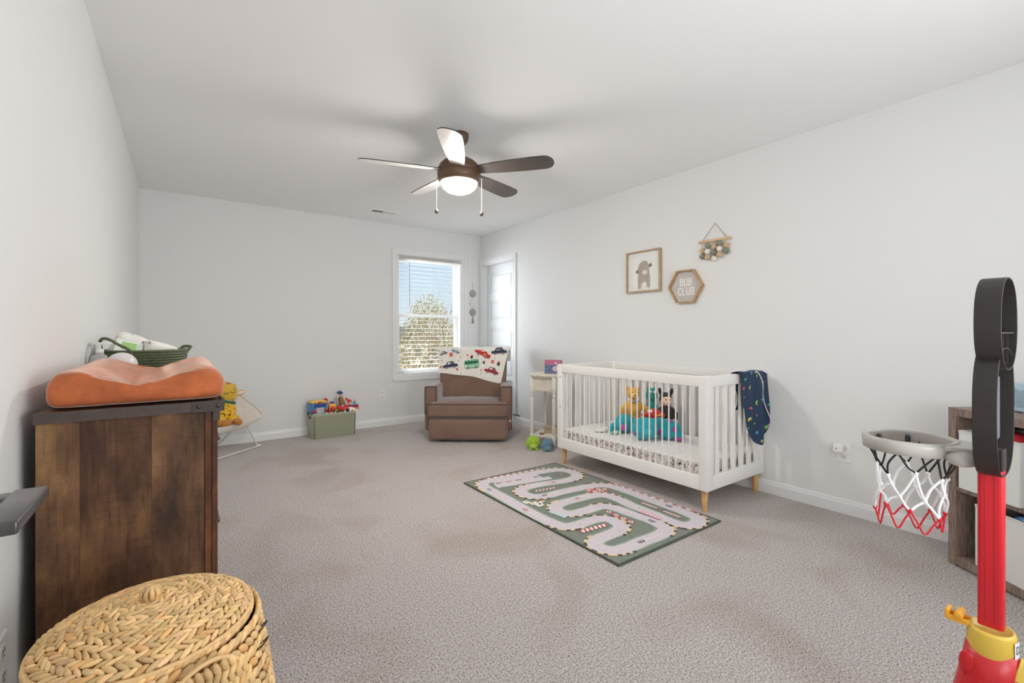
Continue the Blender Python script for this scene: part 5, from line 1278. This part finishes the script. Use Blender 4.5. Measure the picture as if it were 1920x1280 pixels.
for a, b in ((345, 95), (375, 130), (410, 220), (438, 330), (462, 430), (490, 540), (520, 680), (545, 780), (558, 845)):
    x, z = twp(a, b); x = min(x, tw_edges(z)[1] - .004); pts.append((x, tw_y(x, min(z, .85)) - .006, min(z, .855)))
tobj = twb.build('towel', [NAVY] + MCM + MCM2, merge=False, norm=False)
for p in tobj.data.polygons:
    pass
tag(tobj, 'navy swaddle towel printed with colourful dinosaurs, hung over the near end of the crib', 'towel')
mb = MB(); mb.tube(smooth_path(pts, k=3), .0045, 6); mb.build('white_trim', mat('towel_trim', rgb(214, 206, 202), .8), tobj)
mb = MB(); mb.tube([(2.955 + .06 * math.cos(q), CY0 + .031, .675 + .075 * math.sin(q)) for q in [-PI / 2 + PI * k / 12 for k in range(13)]], .0045, 6); mb.build('white_trim', MATS['towel_trim'], tobj)

# ------------------------------------------------------------------ race-track rug
RG = {k: mat('rug_' + k, c, .95, noise=(60, .06), bump=(500, .3, .001)) for k, c in dict(base=rgb(116, 124, 114), halo=rgb(144, 158, 144), road=rgb(206, 195, 204), line=rgb(226, 228, 220), kblack=rgb(78, 68, 66), kyel=rgb(226, 194, 148), red=rgb(188, 92, 100), white=rgb(238, 232, 226), dark=rgb(66, 64, 70), grey=rgb(196, 196, 202), pink=rgb(222, 168, 178), sky=rgb(188, 208, 212), cream=rgb(236, 228, 212), border=rgb(70, 78, 66)).items()}
rk = list(RG)
rg = MB(); RW, RL = .895, 1.49
rg.grid(lambda u, v: (RW * u, RL * v, .0085 + .0006 * math.sin(u * 9 + v * 14)), 24, 36, rk.index('base'))
def edgeruck(v): return 0
rg.ring([(0, 0), (RW, 0), (RW, RL), (0, RL)], [(.012, .012), (RW - .012, .012), (RW - .012, RL - .012), (.012, RL - .012)], .001, .0092, 'z', rk.index('border'))
def hgt(lay): return .0096 + lay * .00035
def rp(pts, key, lay):
    n = len(pts); rg.add([(max(.004, min(RW - .004, x)), max(.004, min(RL - .004, y)), hgt(lay)) for x, y in pts], [tuple(range(n))], rk.index(key))
road = [(0.075, 1.323), (0.063, 1.038), (0.052, 0.755), (0.057, 0.579), (0.082, 0.484), (0.151, 0.451), (0.265, 0.449), (0.342, 0.432), (0.374, 0.375), (0.35, 0.29), (0.28, 0.258), (0.198, 0.255), (0.115, 0.25), (0.066, 0.22), (0.060, 0.165), (0.095, 0.112), (0.182, 0.094), (0.309, 0.095), (0.437, 0.091), (0.522, 0.114), (0.552, 0.186), (0.553, 0.27), (0.54, 0.393), (0.532, 0.493), (0.505, 0.55), (0.454, 0.574), (0.355, 0.575), (0.249, 0.59), (0.205, 0.66), (0.236, 0.73), (0.304, 0.756), (0.439, 0.752), (0.583, 0.736), (0.655, 0.69), (0.668, 0.586), (0.650, 0.45), (0.647, 0.288), (0.638, 0.161), (0.662, 0.083), (0.736, 0.059), (0.808, 0.095), (0.826, 0.17), (0.832, 0.3), (0.834, 0.473), (0.838, 0.656), (0.822, 0.80), (0.74, 0.875), (0.606, 0.897), (0.445, 0.914), (0.321, 0.918), (0.236, 0.96), (0.214, 1.045), (0.255, 1.115), (0.341, 1.132), (0.463, 1.12), (0.624, 1.083), (0.748, 1.085), (0.815, 1.14), (0.828, 1.231), (0.777, 1.319), (0.655, 1.352), (0.405, 1.385), (0.203, 1.413), (0.115, 1.395)]
cl = [Vector((p[0], p[1])) for p in smooth_path([(x, y, 0) for x, y in road], True, 5)]; NC = len(cl)
tan = [(cl[(i + 1) % NC] - cl[i - 1]).normalized() for i in range(NC)]; nor = [Vector((-t.y, t.x)) for t in tan]
def strip(o0, o1, key, lay, i0=0, i1=NC):
    for i in range(i0, i1):
        a, b = i % NC, (i + 1) % NC
        q = [cl[a] + nor[a] * o0, cl[b] + nor[b] * o0, cl[b] + nor[b] * o1, cl[a] + nor[a] * o1]
        rp([tuple(p) for p in q], key, lay)
HWD = .038
strip(-HWD - .018, HWD + .018, 'halo', 1); strip(-HWD - .0035, HWD + .0035, 'line', 2); strip(-HWD, HWD, 'road', 3)
curv = []
for i in range(NC):
    a, b = tan[(i - 5) % NC], tan[(i + 5) % NC]; curv.append(a.x * b.y - a.y * b.x)
s_len = 0
for i in range(NC):
    s_len += (cl[(i + 1) % NC] - cl[i]).length
    if abs(curv[i]) > .66:
        sd = -1 if curv[i] > 0 else 1
        strip(sd * (HWD + .005), sd * (HWD + .021), 'kblack' if int(s_len / .021) % 2 else 'kyel', 4, i, i + 1)
def band(p0, p1, w, keys, n, lay=5, slant=0.0):
    p0, p1 = Vector(p0), Vector(p1); d = (p1 - p0); nn = Vector((-d.y, d.x)).normalized() * w / 2; sl = d.normalized() * slant
    for i in range(n):
        a, b = p0 + d * i / n, p0 + d * (i + 1) / n
        rp([tuple(a + nn + sl), tuple(b + nn + sl), tuple(b - nn - sl), tuple(a - nn - sl)], keys[i % len(keys)], lay)
band((.16, 1.462), (.72, 1.415), .02, ('red', 'white'), 20); band((.884, .85), (.884, .16), .016, ('red', 'white'), 21)
for a, b in (((.302, 1.034), (.482, 1.001)), ((.105, .372), (.300, .352)), ((.742, .46), (.742, .33)), ((.736, .29), (.734, .16))):
    band(a, b, .034 if a[0] < .2 else .022, ('red', 'white'), 13, slant=.006)
def rings(pts):
    for x, y in pts: rp(circ(.015, 14, x, y), 'white', 6); rp(circ(.007, 10, x, y), 'dark', 7)
rp([(.62, .86), (.73, .80), (.76, .74), (.715, .735), (.60, .79)], 'red', 5)
rings([(.625, .825), (.665, .84), (.70, .80), (.65, .785), (.69, .765), (.735, .775)])
band((.452, .50), (.440, .27), .026, ('red',), 1); rings([(.451, .475), (.448, .415), (.444, .355), (.441, .295)])
rp([(.600, .366), (.632, .372), (.640, .215), (.606, .215)], 'pink', 6); band((.594, .37), (.600, .21), .006, ('dark',), 1, 5)
for k in range(5): rp([(.612, .35 - k * .026), (.626, .345 - k * .026), (.620, .332 - k * .026)], 'white', 7)
rp([(.145, .70), (.178, .70), (.195, .57), (.162, .565)], 'sky', 6)
for k in range(8): rp(circ(.004, 6, .158 + .018 * (k % 2) + .001 * k, .685 - .014 * k), 'white' if k % 2 else 'grey', 7)
for x, y, w, h_ in ((.115, .90, .04, .05), (.135, .86, .055, .04), (.15, .815, .05, .05), (.185, .84, .03, .035)): rp([(x, y - h_ / 2), (x + w, y - h_ / 2), (x + w, y + h_ / 2), (x, y + h_ / 2)], 'cream', 6)
for x, y in ((.13, .90), (.155, .86), (.168, .81)): rp([(x, y), (x + .014, y), (x + .014, y + .01), (x, y + .01)], 'dark', 7)
rp([(.215, .865), (.245, .87), (.25, .845), (.22, .84)], 'kyel', 6)
# pit lane with parking bays
rp([(.14, 1.235), (.59, 1.165), (.60, 1.225), (.15, 1.300)], 'line', 5); rp([(.145, 1.240), (.584, 1.172), (.594, 1.220), (.154, 1.294)], 'road', 6)
rp([(.15, 1.30), (.55, 1.235), (.56, 1.36), (.20, 1.40)], 'road', 4)
for k in range(5): x = .235 + k * .075; rp([(x, 1.34 - k * .011), (x + .004, 1.34 - k * .011), (x + .01, 1.39 - k * .009), (x + .006, 1.39 - k * .009)], 'line', 6)
rp([(.67, 1.20), (.74, 1.19), (.74, 1.2), (.67, 1.21)], 'red', 6); rp([(.70, 1.196), (.715, 1.194), (.715, 1.202), (.70, 1.204)], 'white', 7)
def rcar(x, y, a, key):
    c_, s_ = math.cos(a), math.sin(a)
    def T(p): return [(x + u * c_ - v * s_, y + u * s_ + v * c_) for u, v in p]
    rp(T([(-.022, -.008), (-.018, -.0105), (.016, -.0105), (.022, -.006), (.022, .006), (.016, .0105), (-.018, .0105), (-.022, .008)]), key, 8)
    rp(T([(.002, -.0075), (.009, -.009), (.009, .009), (.002, .0075)]), 'white' if key != 'white' else 'dark', 9); rp(T([(-.016, -.0085), (-.011, -.007), (-.011, .007), (-.016, .0085)]), 'white' if key != 'white' else 'dark', 9)
for x, y, a, k in ((.068, 1.244, 1.5, 'dark'), (.054, .806, 1.6, 'red'), (.178, .450, 0, 'white'), (.312, .930, .1, 'dark'), (.540, 1.100, -.2, 'red'), (.456, .757, 0, 'red'), (.655, .40, 1.6, 'white'), (.833, .315, 1.6, 'dark'), (.552, .231, 1.6, 'dark'), (.285, .096, 0, 'dark'), (.196, 1.32, -.15, 'dark'), (.278, 1.305, -.15, 'red'), (.36, 1.294, -.15, 'dark'), (.44, 1.282, -.15, 'white'), (.515, 1.272, -.15, 'dark'), (.79, 1.13, .6, 'white'), (.625, .905, 0, 'grey')): rcar(x, y, a, k)
def chev(p0, p1, n):
    p0, p1 = Vector(p0), Vector(p1); d = (p1 - p0).normalized(); nn = Vector((-d.y, d.x))
    for i in range(n):
        c = p0 + (p1 - p0) * i / (n - 1)
        for s in (-1, 1): rp([tuple(c), tuple(c - d * .010), tuple(c - d * .022 + nn * s * .014), tuple(c - d * .014 + nn * s * .014)], 'white', 8)
for a, b, n in (((.053, .62), (.052, .76), 5), ((.35, .918), (.42, .916), 4), ((.540, .46), (.546, .31), 6), ((.655, .44), (.664, .54), 5), ((.33, .094), (.45, .092), 6), ((.836, .73), (.834, .56), 6), ((.58, 1.095), (.70, 1.085), 6), ((.40, .756), (.36, .757), 2), ((.49, .752), (.55, .744), 4)): chev(a, b, n)
ro = rg.build('play_rug', [RG[k] for k in rk], loc=(1.695, 1.480, 0), merge=False, norm=False)
for p in ro.data.polygons: p.use_smooth = False
tag(ro, 'grey-green play rug printed with a winding race track in front of the crib', 'rug')

# ------------------------------------------------------------------ toddler basketball hoop beside the camera
HR = mat('hoop_red', rgb(200, 14, 28), .38); HY = mat('hoop_yellow', rgb(222, 184, 66), .38); HO = mat('hoop_amber', rgb(236, 166, 40), .35)
HG = mat('hoop_grey', rgb(186, 182, 176), .32); HK = mat('hoop_charcoal', rgb(38, 33, 31), .5, spec=.3); HKP = mat('hoop_backing', rgb(112, 108, 118), .3)
hp2 = thing('basketball_hoop', 'toddler basketball hoop on a red pole with a dark oval backboard, right foreground', 'basketball hoop', (1.652, .232, 0), R(.5))
# base
mb = MB()
mb.lathe([(0, 0), (.215, 0), (.225, .012), (.22, .045), (.18, .085), (.115, .13), (.072, .19), (.057, .27), (.046, .336), (0, .336)], n=36); mb.build('base', HR, hp2)
mb = MB(); mb.grid(lambda u, v: ((.0545 + .04 * (1 - v) ** 2) * math.cos(R(-130 + 80 * u * 1)), (.0545 + .04 * (1 - v) ** 2) * math.sin(R(-130 + 80 * u)), .12 + .21 * v * (1 - .25 * (2 * u - 1) ** 2)), 12, 10); mb.build('base_panel', HY, hp2, thick=.004)
mb = MB(); mb.ell((-.040, .036, .285), (.010, .018, .034), n=16, k=10); mb.build('side_knob', HR, hp2)
mb = MB(); mb.lathe([(.0475, .318), (.0485, .322), (.0465, .372), (.043, .380), (.039, .380), (.036, .369)], n=36, sx=1, sy=.95); mb.lathe([(.038, .366), (0, .364)], n=24); mb.build('collar', HY, hp2)
mb = MB()
mb.span((-.026, .036, .374), (-.020, .078, .386)); mb.span((.004, .036, .374), (.010, .078, .386)); mb.span((-.026, .036, .371), (.010, .078, .377)); mb.box((-.008, .078, .385), (.038, .009, .024)); mb.tube([(-.030, .056, .391), (.014, .056, .391)], .009, 12)
mb.build('latch', HO, hp2, bevel=.003)
mb = MB(); 
for k in range(7):
    pass
def colq(a): return (.0632 * math.cos(a), .060 * math.sin(a))
mb.grid(lambda u, v: (.0498 * math.cos(R(-116 + 36 * u)), .0474 * math.sin(R(-116 + 36 * u)), .330 + .040 * v), 6, 1); stk = mb.build('name_sticker', mat('sticker_white', rgb(238, 240, 246), .5), hp2)
mb = MB(); m2 = MB(); letter(m2, 'D', 0, 0, .010, .017, .0022, 0)
mb.add([(.0506 * math.cos(R(-109) + (-p[1]) / .048), .0482 * math.sin(R(-109) + (-p[1]) / .048), .343 + p[2]) for p in m2.v], m2.f); mb.box((.0506 * math.cos(R(-93)), .0482 * math.sin(R(-93)), .3442), (.0022, .001, .0022)); mb.build('sticker_letter', BLACK, stk)
# pole
mb = MB(); mb.prism(rrect(.036, .047, .008, 3), .385, .785, 'z'); pl = mb.build('pole', HR, hp2)
mb = MB(); mb.box((-.0182, -.008, .59), (.001, .0015, .38)); mb.box((-.0182, .009, .59), (.001, .0015, .38)); mb.build('seam', mat('hoop_red_dark', rgb(168, 22, 30), .4), pl)
# backboard: deep dark tray open at the back, lower lobe and upper lobe
def tray(cx, cz, rx, rz, y0, y1, t, e=1.0, n=56):
    def o(k, q): 
        a = 2 * PI * k / n
        def pw(x): return math.copysign(abs(x) ** e, x)
        return (cx + (rx - q) * pw(math.cos(a)), cz + (rz - q) * pw(math.sin(a)))
    m = MB(); m.ring([o(k, 0) for k in range(n)], [o(k, t) for k in range(n)], y0, y1, 'y'); m.prism([o(k, .001) for k in range(n)], y1 - .003, y1, 'y')
    for i in range(len(m.sm)): m.sm[i] = False
    return m
m = tray(0, .925, .126, .158, -.026, .016, .003, .72); bb = m.build('backboard', HK, hp2, bevel=.0012)
m = MB()
m.prism(circ(.122, 40, 0, .925, .150), .010, .0125, 'y')
for z, w_, h_ in ((.995, .16, .03), (.90, .2, .04), (.83, .1, .03)): m.box((0, .006, z), (w_, .012, h_))
m.box((-.075, .004, .925), (.03, .016, .16)); m.box((.075, .004, .925), (.03, .016, .16)); m.build('backing', HKP, bb, bevel=.004)
m = tray(0, 1.142, .122, .114, -.032, .014, .003, .88); tp = m.build('top_panel', HK, hp2, bevel=.0012)
m = MB(); m.span((-.118, -.026, 1.118), (.118, .012, 1.121)); m.span((-.03, -.024, 1.04), (-.027, .012, 1.118)); m.span((.04, -.024, 1.04), (.043, .012, 1.118)); m.build('rib', HK, tp)
m = MB(); m.box((.0, .018, .81), (.06, .010, .08)); m.span((-.024, -.024, .778), (.024, .014, .83)); m.build('pole_socket', HK, bb, bevel=.003)
# rim
RC, RRr, RZ = .160, .103, .813
m = MB()
n = 64
prof2 = [(-.004, -.017), (.004, -.018), (.006, .008), (.004, .016), (-.001, .019), (-.008, .017), (-.0085, .010), (-.004, .002)]
vs = []
for k in range(n):
    q = 2 * PI * k / n
    for a, b in prof2: vs.append(((RRr + a) * math.cos(q), RC + (RRr + a) * math.sin(q) * .97, RZ + b))
L_ = len(prof2); m.add(vs, [(k * L_ + i, k * L_ + (i + 1) % L_, ((k + 1) % n) * L_ + (i + 1) % L_, ((k + 1) % n) * L_ + i) for k in range(n) for i in range(L_)], smooth=True)
rmo = m.build('rim', HG, hp2)
m = MB(); m.prism([(-.05, .018), (.05, .018), (.07, .075), (-.07, .075)], RZ + .004, RZ + .016, 'z'); m.span((-.04, .016, RZ - .02), (.04, .055, RZ + .012)); m.ell((-.052, .044, RZ - .012), (.03, .032, .020), n=16, k=10); m.ell((.052, .044, RZ - .012), (.03, .032, .020), n=16, k=10)
m.build('bracket', HG, rmo, bevel=.003)
for q in (R(60), R(105), R(150), R(15)):
    m = MB(); m.lathe([(0, -.012), (.007, -.012), (.0055, .006), (0, .006)], ((RRr - .011) * math.cos(q), RC + (RRr - .011) * math.sin(q), RZ - .002), 10); m.build('net_hook', BLACK, rmo)
# net: twelve hooks, cords knotted into diamonds, then loose red loops
NK = mat('net_black', rgb(26, 24, 24), .8); NW = mat('net_white', rgb(238, 238, 240), .8); NRd = mat('net_red', rgb(208, 24, 40), .8)
g5 = random.Random(4); nh_ = 8
def ringp(r, z, off=0, j=.004): return [Vector((r * math.cos(2 * PI * (k + off) / nh_) + g5.uniform(-j, j), RC + r * math.sin(2 * PI * (k + off) / nh_) + g5.uniform(-j, j), z + g5.uniform(-j * 2, j * 2))) for k in range(nh_)]
P0 = ringp(.102, RZ - .012, 0, 0); P1 = ringp(.078, .734, .5, .008); P2 = ringp(.070, .682, 0, .007); P3 = ringp(.068, .636, .5, .010)
def cord(m, a, b, r=.0026, bow=.006):
    mid = (a + b) / 2 + Vector((g5.uniform(-bow, bow), g5.uniform(-bow, bow), g5.uniform(-bow, bow))); m.tube(smooth_path([a, mid, b], k=4), r, 6)
m = MB()
for k in range(nh_):
    cord(m, P0[k], P1[k], .0026, .010); cord(m, P0[(k + 1) % nh_], P1[k], .0026, .010)
net = m.build('net', NK, hp2, merge=False); net['label'] = 'black upper cords of the net'
m = MB()
for k in range(nh_):
    m.ell(P1[k], (.006, .006, .006), n=8, k=6); m.ell(P2[k], (.0058, .0058, .0058), n=8, k=6)
    cord(m, P1[k], P2[k], .0033); cord(m, P1[k], P2[(k + 1) % nh_], .0033); cord(m, P2[k], P3[k], .0033); cord(m, P2[(k + 1) % nh_], P3[k], .0033)
m.build('white_cord', NW, net, merge=False)
m = MB()
for k in range(nh_):
    a, b = P3[k], P3[(k + 1) % nh_]; m.ell(a, (.0055, .0055, .0065), n=8, k=6)
    d = .048 + g5.uniform(-.008, .014); mid = (a + b) / 2 + Vector((0, 0, -d))
    m.tube(smooth_path([a, a.lerp(mid, .55) + (a - mid) * .12, mid, b.lerp(mid, .55) + (b - mid) * .12, b], k=5), .0024, 6)
m.build('red_cord', NRd, net, merge=False)

# ------------------------------------------------------------------ cube shelf set at an angle on the right
def wood_grey():
    m = bpy.data.materials.new('grey_oak_laminate'); m.use_nodes = True; nt = m.node_tree; b = nt.nodes['Principled BSDF']; L = nt.links.new
    b.inputs['Roughness'].default_value = .5
    tc = node(nt, 'ShaderNodeTexCoord'); mp = node(nt, 'ShaderNodeMapping'); mp.inputs['Scale'].default_value = (26, 26, 2.2); n = node(nt, 'ShaderNodeTexNoise'); n.inputs['Scale'].default_value = 6; n.inputs['Detail'].default_value = 6
    L(tc.outputs['Object'], mp.inputs[0]); L(mp.outputs[0], n.inputs['Vector'])
    r = ramp(nt, [(.3, rgb(92, 74, 64)), (.5, rgb(128, 108, 96)), (.7, rgb(154, 136, 124))]); L(n.outputs[0], r.inputs[0]); L(r.outputs[0], b.inputs['Base Color'])
    return m
GW = wood_grey()
c_, s_ = math.cos(YAW), math.sin(YAW)
def camw(xc, D, z=0): return (xc * c_ + D * s_, -xc * s_ + D * c_, z)
sf = thing('cube_shelf', 'grey-brown wooden cube shelf holding white fabric bins, right edge of the room', 'shelf', camw(2.13, 2.24), -YAW)
SD, SW, SH, ST = .365, .77, .758, .038
mb = MB(); mb.span((0, -ST, 0), (SD, 0, SH)); mb.build('side_panel', GW, sf, bevel=.0015)
mb = MB(); mb.span((0, -SW, 0), (SD, -SW + ST, SH)); mb.build('side_panel', GW, sf, bevel=.0015)
mb = MB(); mb.span((.0005, -SW + ST, SH - ST), (SD, -ST, SH)); mb.build('top_panel', GW, sf, bevel=.0015)
mb = MB(); mb.span((.0005, -SW + ST, 0.008), (SD, -ST, .046)); mb.build('bottom_panel', GW, sf, bevel=.0015)
mb = MB(); mb.span((.004, -SW + ST, .363), (SD, -ST, .383)); mb.build('shelf_board', GW, sf, bevel=.001)
for z0, z1 in ((.046, .363), (.383, SH - ST)):
    mb = MB(); mb.span((.004, -SW / 2 - .008, z0), (SD, -SW / 2 + .008, z1)); mb.build('divider', GW, sf, bevel=.001)
mb = MB(); mb.span((SD - .004, -SW + .01, .01), (SD - .001, -.01, SH - .01)); mb.build('back_panel', GW, sf)
BIN = mat('bin_canvas_white', rgb(228, 230, 226), .85, bump=(300, .2, .001))
def fbin(label, x, y, z, w, d, h, rz, grp):
    """open-topped soft cube: w along the shelf, d into it"""
    b_ = local(sf, x, y, z); t = thing('fabric_bin', label, 'storage bin', b_, -YAW + rz, 'fabric bins in the cube shelf')
    m = MB(); m.ring([(0, -w), (d, -w), (d, 0), (0, 0)], [(.004, -w + .004), (d - .004, -w + .004), (d - .004, -.004), (.004, -.004)], 0, h, 'z'); m.span((.002, -w + .002, 0), (d - .002, -.002, .004)); m.build('bin', BIN, t, bevel=.003)
    m = MB(); m.ring([(-.001, -w - .001), (d + .001, -w - .001), (d + .001, .001), (-.001, .001)], [(.005, -w + .005), (d - .005, -w + .005), (d - .005, -.005), (.005, -.005)], h - .012, h + .002, 'z'); m.build('hem', mat('bin_hem', rgb(214, 216, 212), .85), t, bevel=.0015)
    return t
b1 = fbin('white fabric bin with red cloth inside, upper cube of the grey shelf', -.006, -.058, .384, .262, .30, .272, 0, None)
b2 = fbin('white fabric bin with blue cloths inside, lower cube of the grey shelf', .012, -.118, .047, .255, .30, .280, R(-3), None)
fbin('white fabric bin in the upper cube of the grey shelf nearest the camera', .01, -.41, .384, .30, .30, .272, 0, None)
fbin('white fabric bin in the lower cube of the grey shelf nearest the camera', .012, -.42, .047, .29, .30, .280, 0, None)
def tobin(name, label, cat, bt, x, y, z, r, m_, seed): return crumple(name, label, cat, local(bt, x, y, z), r, m_, (0, 0, -YAW), seed, e=.7)
tobin('red_cloth', 'folded red cloth showing at the top of the upper fabric bin', 'cloth', b1, .10, -.17, .245, (.085, .085, .045), mat('cloth_red', rgb(206, 34, 44), .85), 14)
tobin('black_cloth', 'dark cloth under the red one in the upper fabric bin', 'cloth', b1, .20, -.08, .225, (.085, .06, .04), mat('cloth_black', rgb(48, 40, 40), .85), 15)
tobin('blue_cloth', 'blue patterned cloth lying in the lower fabric bin', 'cloth', b2, .08, -.19, .262, (.065, .055, .03), mat_speckle('cloth_blue', rgb(58, 110, 158), [rgb(120, 170, 206), rgb(30, 50, 92), rgb(170, 190, 210), rgb(40, 80, 130)], 40, .4), 16)
tobin('purple_cloth', 'grey-purple cloth behind the blue one in the lower fabric bin', 'cloth', b2, .20, -.10, .245, (.07, .075, .04), mat('cloth_purple', rgb(92, 76, 104), .85), 17)
tobin('brown_cloth', 'brown cloth low at the front of the lower fabric bin', 'cloth', b2, .055, -.1, .232, (.045, .06, .03), mat('cloth_brown', rgb(96, 66, 48), .85), 18)
# light-blue speaker panel on top
sp = thing('speaker', 'pale blue box speaker with a perforated cat-shaped grille on top of the grey shelf', 'speaker', local(sf, .17, -.114, .7585), -YAW - R(3))
SB = mat('speaker_blue', rgb(180, 212, 232), .45)
mb = MB(); mb.span((0, -.20, .004), (.05, 0, .134)); mb.build('case', SB, sp, bevel=.003, seg=3)
mb = MB(); mb.span((-.004, -.19, 0), (.054, -.07, .006)); mb.build('stand', mat('stand_silver', rgb(206, 206, 210), .3, metal=.6), sp, bevel=.001)
mb = MB()
pat = ['  #        # ', '  ##      ## ', '  ###    ### ', '  ########## ', ' ############', ' ############', '#############', '#############', '#############', '#############', ' ############', ' ########### ', '  ######### ', '   ####### ', '    #####  ']
for j, row in enumerate(pat):
    for i, ch_ in enumerate(row):
        if ch_ == '#': mb.box((-.0004, -.010 - i * .0066, .117 - j * .0066), (.0012, .0028, .0028))
mb.build('grille_holes', BLACK, sp)
mb = MB(); mb.prism([(-.10, .132), (-.074, .132), (-.098, .158), (-.104, .160)], .02, .028, 'x'); mb.build('antenna_tab', BLACK, sp)

# ------------------------------------------------------------------ light
def area(name, loc, rot, sx, sy, W, col):
    l = bpy.data.lights.new(name, 'AREA'); l.shape = 'RECTANGLE'; l.size = sx; l.size_y = sy; l.energy = W; l.color = col
    o = bpy.data.objects.new(name, l); COL.objects.link(o); o.location = loc; o.rotation_euler = rot
    return o
area('front_fill', (1.75, YF + .03, 1.35), (R(90), 0, 0), 2.6, 2.0, 2, (.955, .98, 1))  # added fill behind the camera; the front wall has no window
area('ceiling_fill', (1.15, -.75, 1.0), (R(132), 0, R(2)), .8, .8, 22, (.955, .98, 1))  # added upward fill, out of view, to brighten the ceiling
area('back_window_light', (1.55, YB + .95, 1.75), (R(-94), 0, R(38)), 1.3, 1.7, 125, (.84, .92, 1))
sun = bpy.data.lights.new('sun', 'SUN'); sun.energy = 4.2; sun.angle = R(1.5); sun.color = (1, .95, .86)
area('side_fill', (2.5, -.95, 1.5), (R(84), 0, R(52)), .9, .9, 13, (.955, .98, 1))
so = bpy.data.objects.new('sun', sun); COL.objects.link(so); so.rotation_euler = (R(48), 0, R(25))
W_ = bpy.data.worlds.new('world'); bpy.context.scene.world = W_; W_.use_nodes = True
nt = W_.node_tree; bg = nt.nodes['Background']
tc = node(nt, 'ShaderNodeTexCoord'); sx_ = node(nt, 'ShaderNodeSeparateXYZ'); nt.links.new(tc.outputs['Generated'], sx_.inputs[0])
r = ramp(nt, [(0.0, rgb(226, 236, 240)), (.08, rgb(206, 228, 244)), (.3, rgb(150, 196, 234)), (1, rgb(96, 152, 212))]); nt.links.new(sx_.outputs['Z'], r.inputs[0]); nt.links.new(r.outputs[0], bg.inputs[0]); bg.inputs[1].default_value = .82

# ------------------------------------------------------------------ camera
cam = bpy.data.cameras.new('camera'); co = bpy.data.objects.new('camera', cam); COL.objects.link(co)
cam.sensor_width = 36; cam.lens = 860 / 1920 * 36; cam.clip_start = .05; cam.clip_end = 200
cam.shift_y = -16.6 / 1920
co.location = (0, 0, 1.12); co.rotation_euler = (PI / 2, 0, -YAW)
sc = bpy.context.scene; sc.camera = co
sc.view_settings.view_transform = 'Standard'; sc.view_settings.look = 'None'; sc.view_settings.exposure = .35; sc.view_settings.gamma = 1.11
sc.cycles.use_denoising = True; sc.cycles.max_bounces = 10; sc.cycles.diffuse_bounces = 6; sc.cycles.sample_clamp_indirect = 8
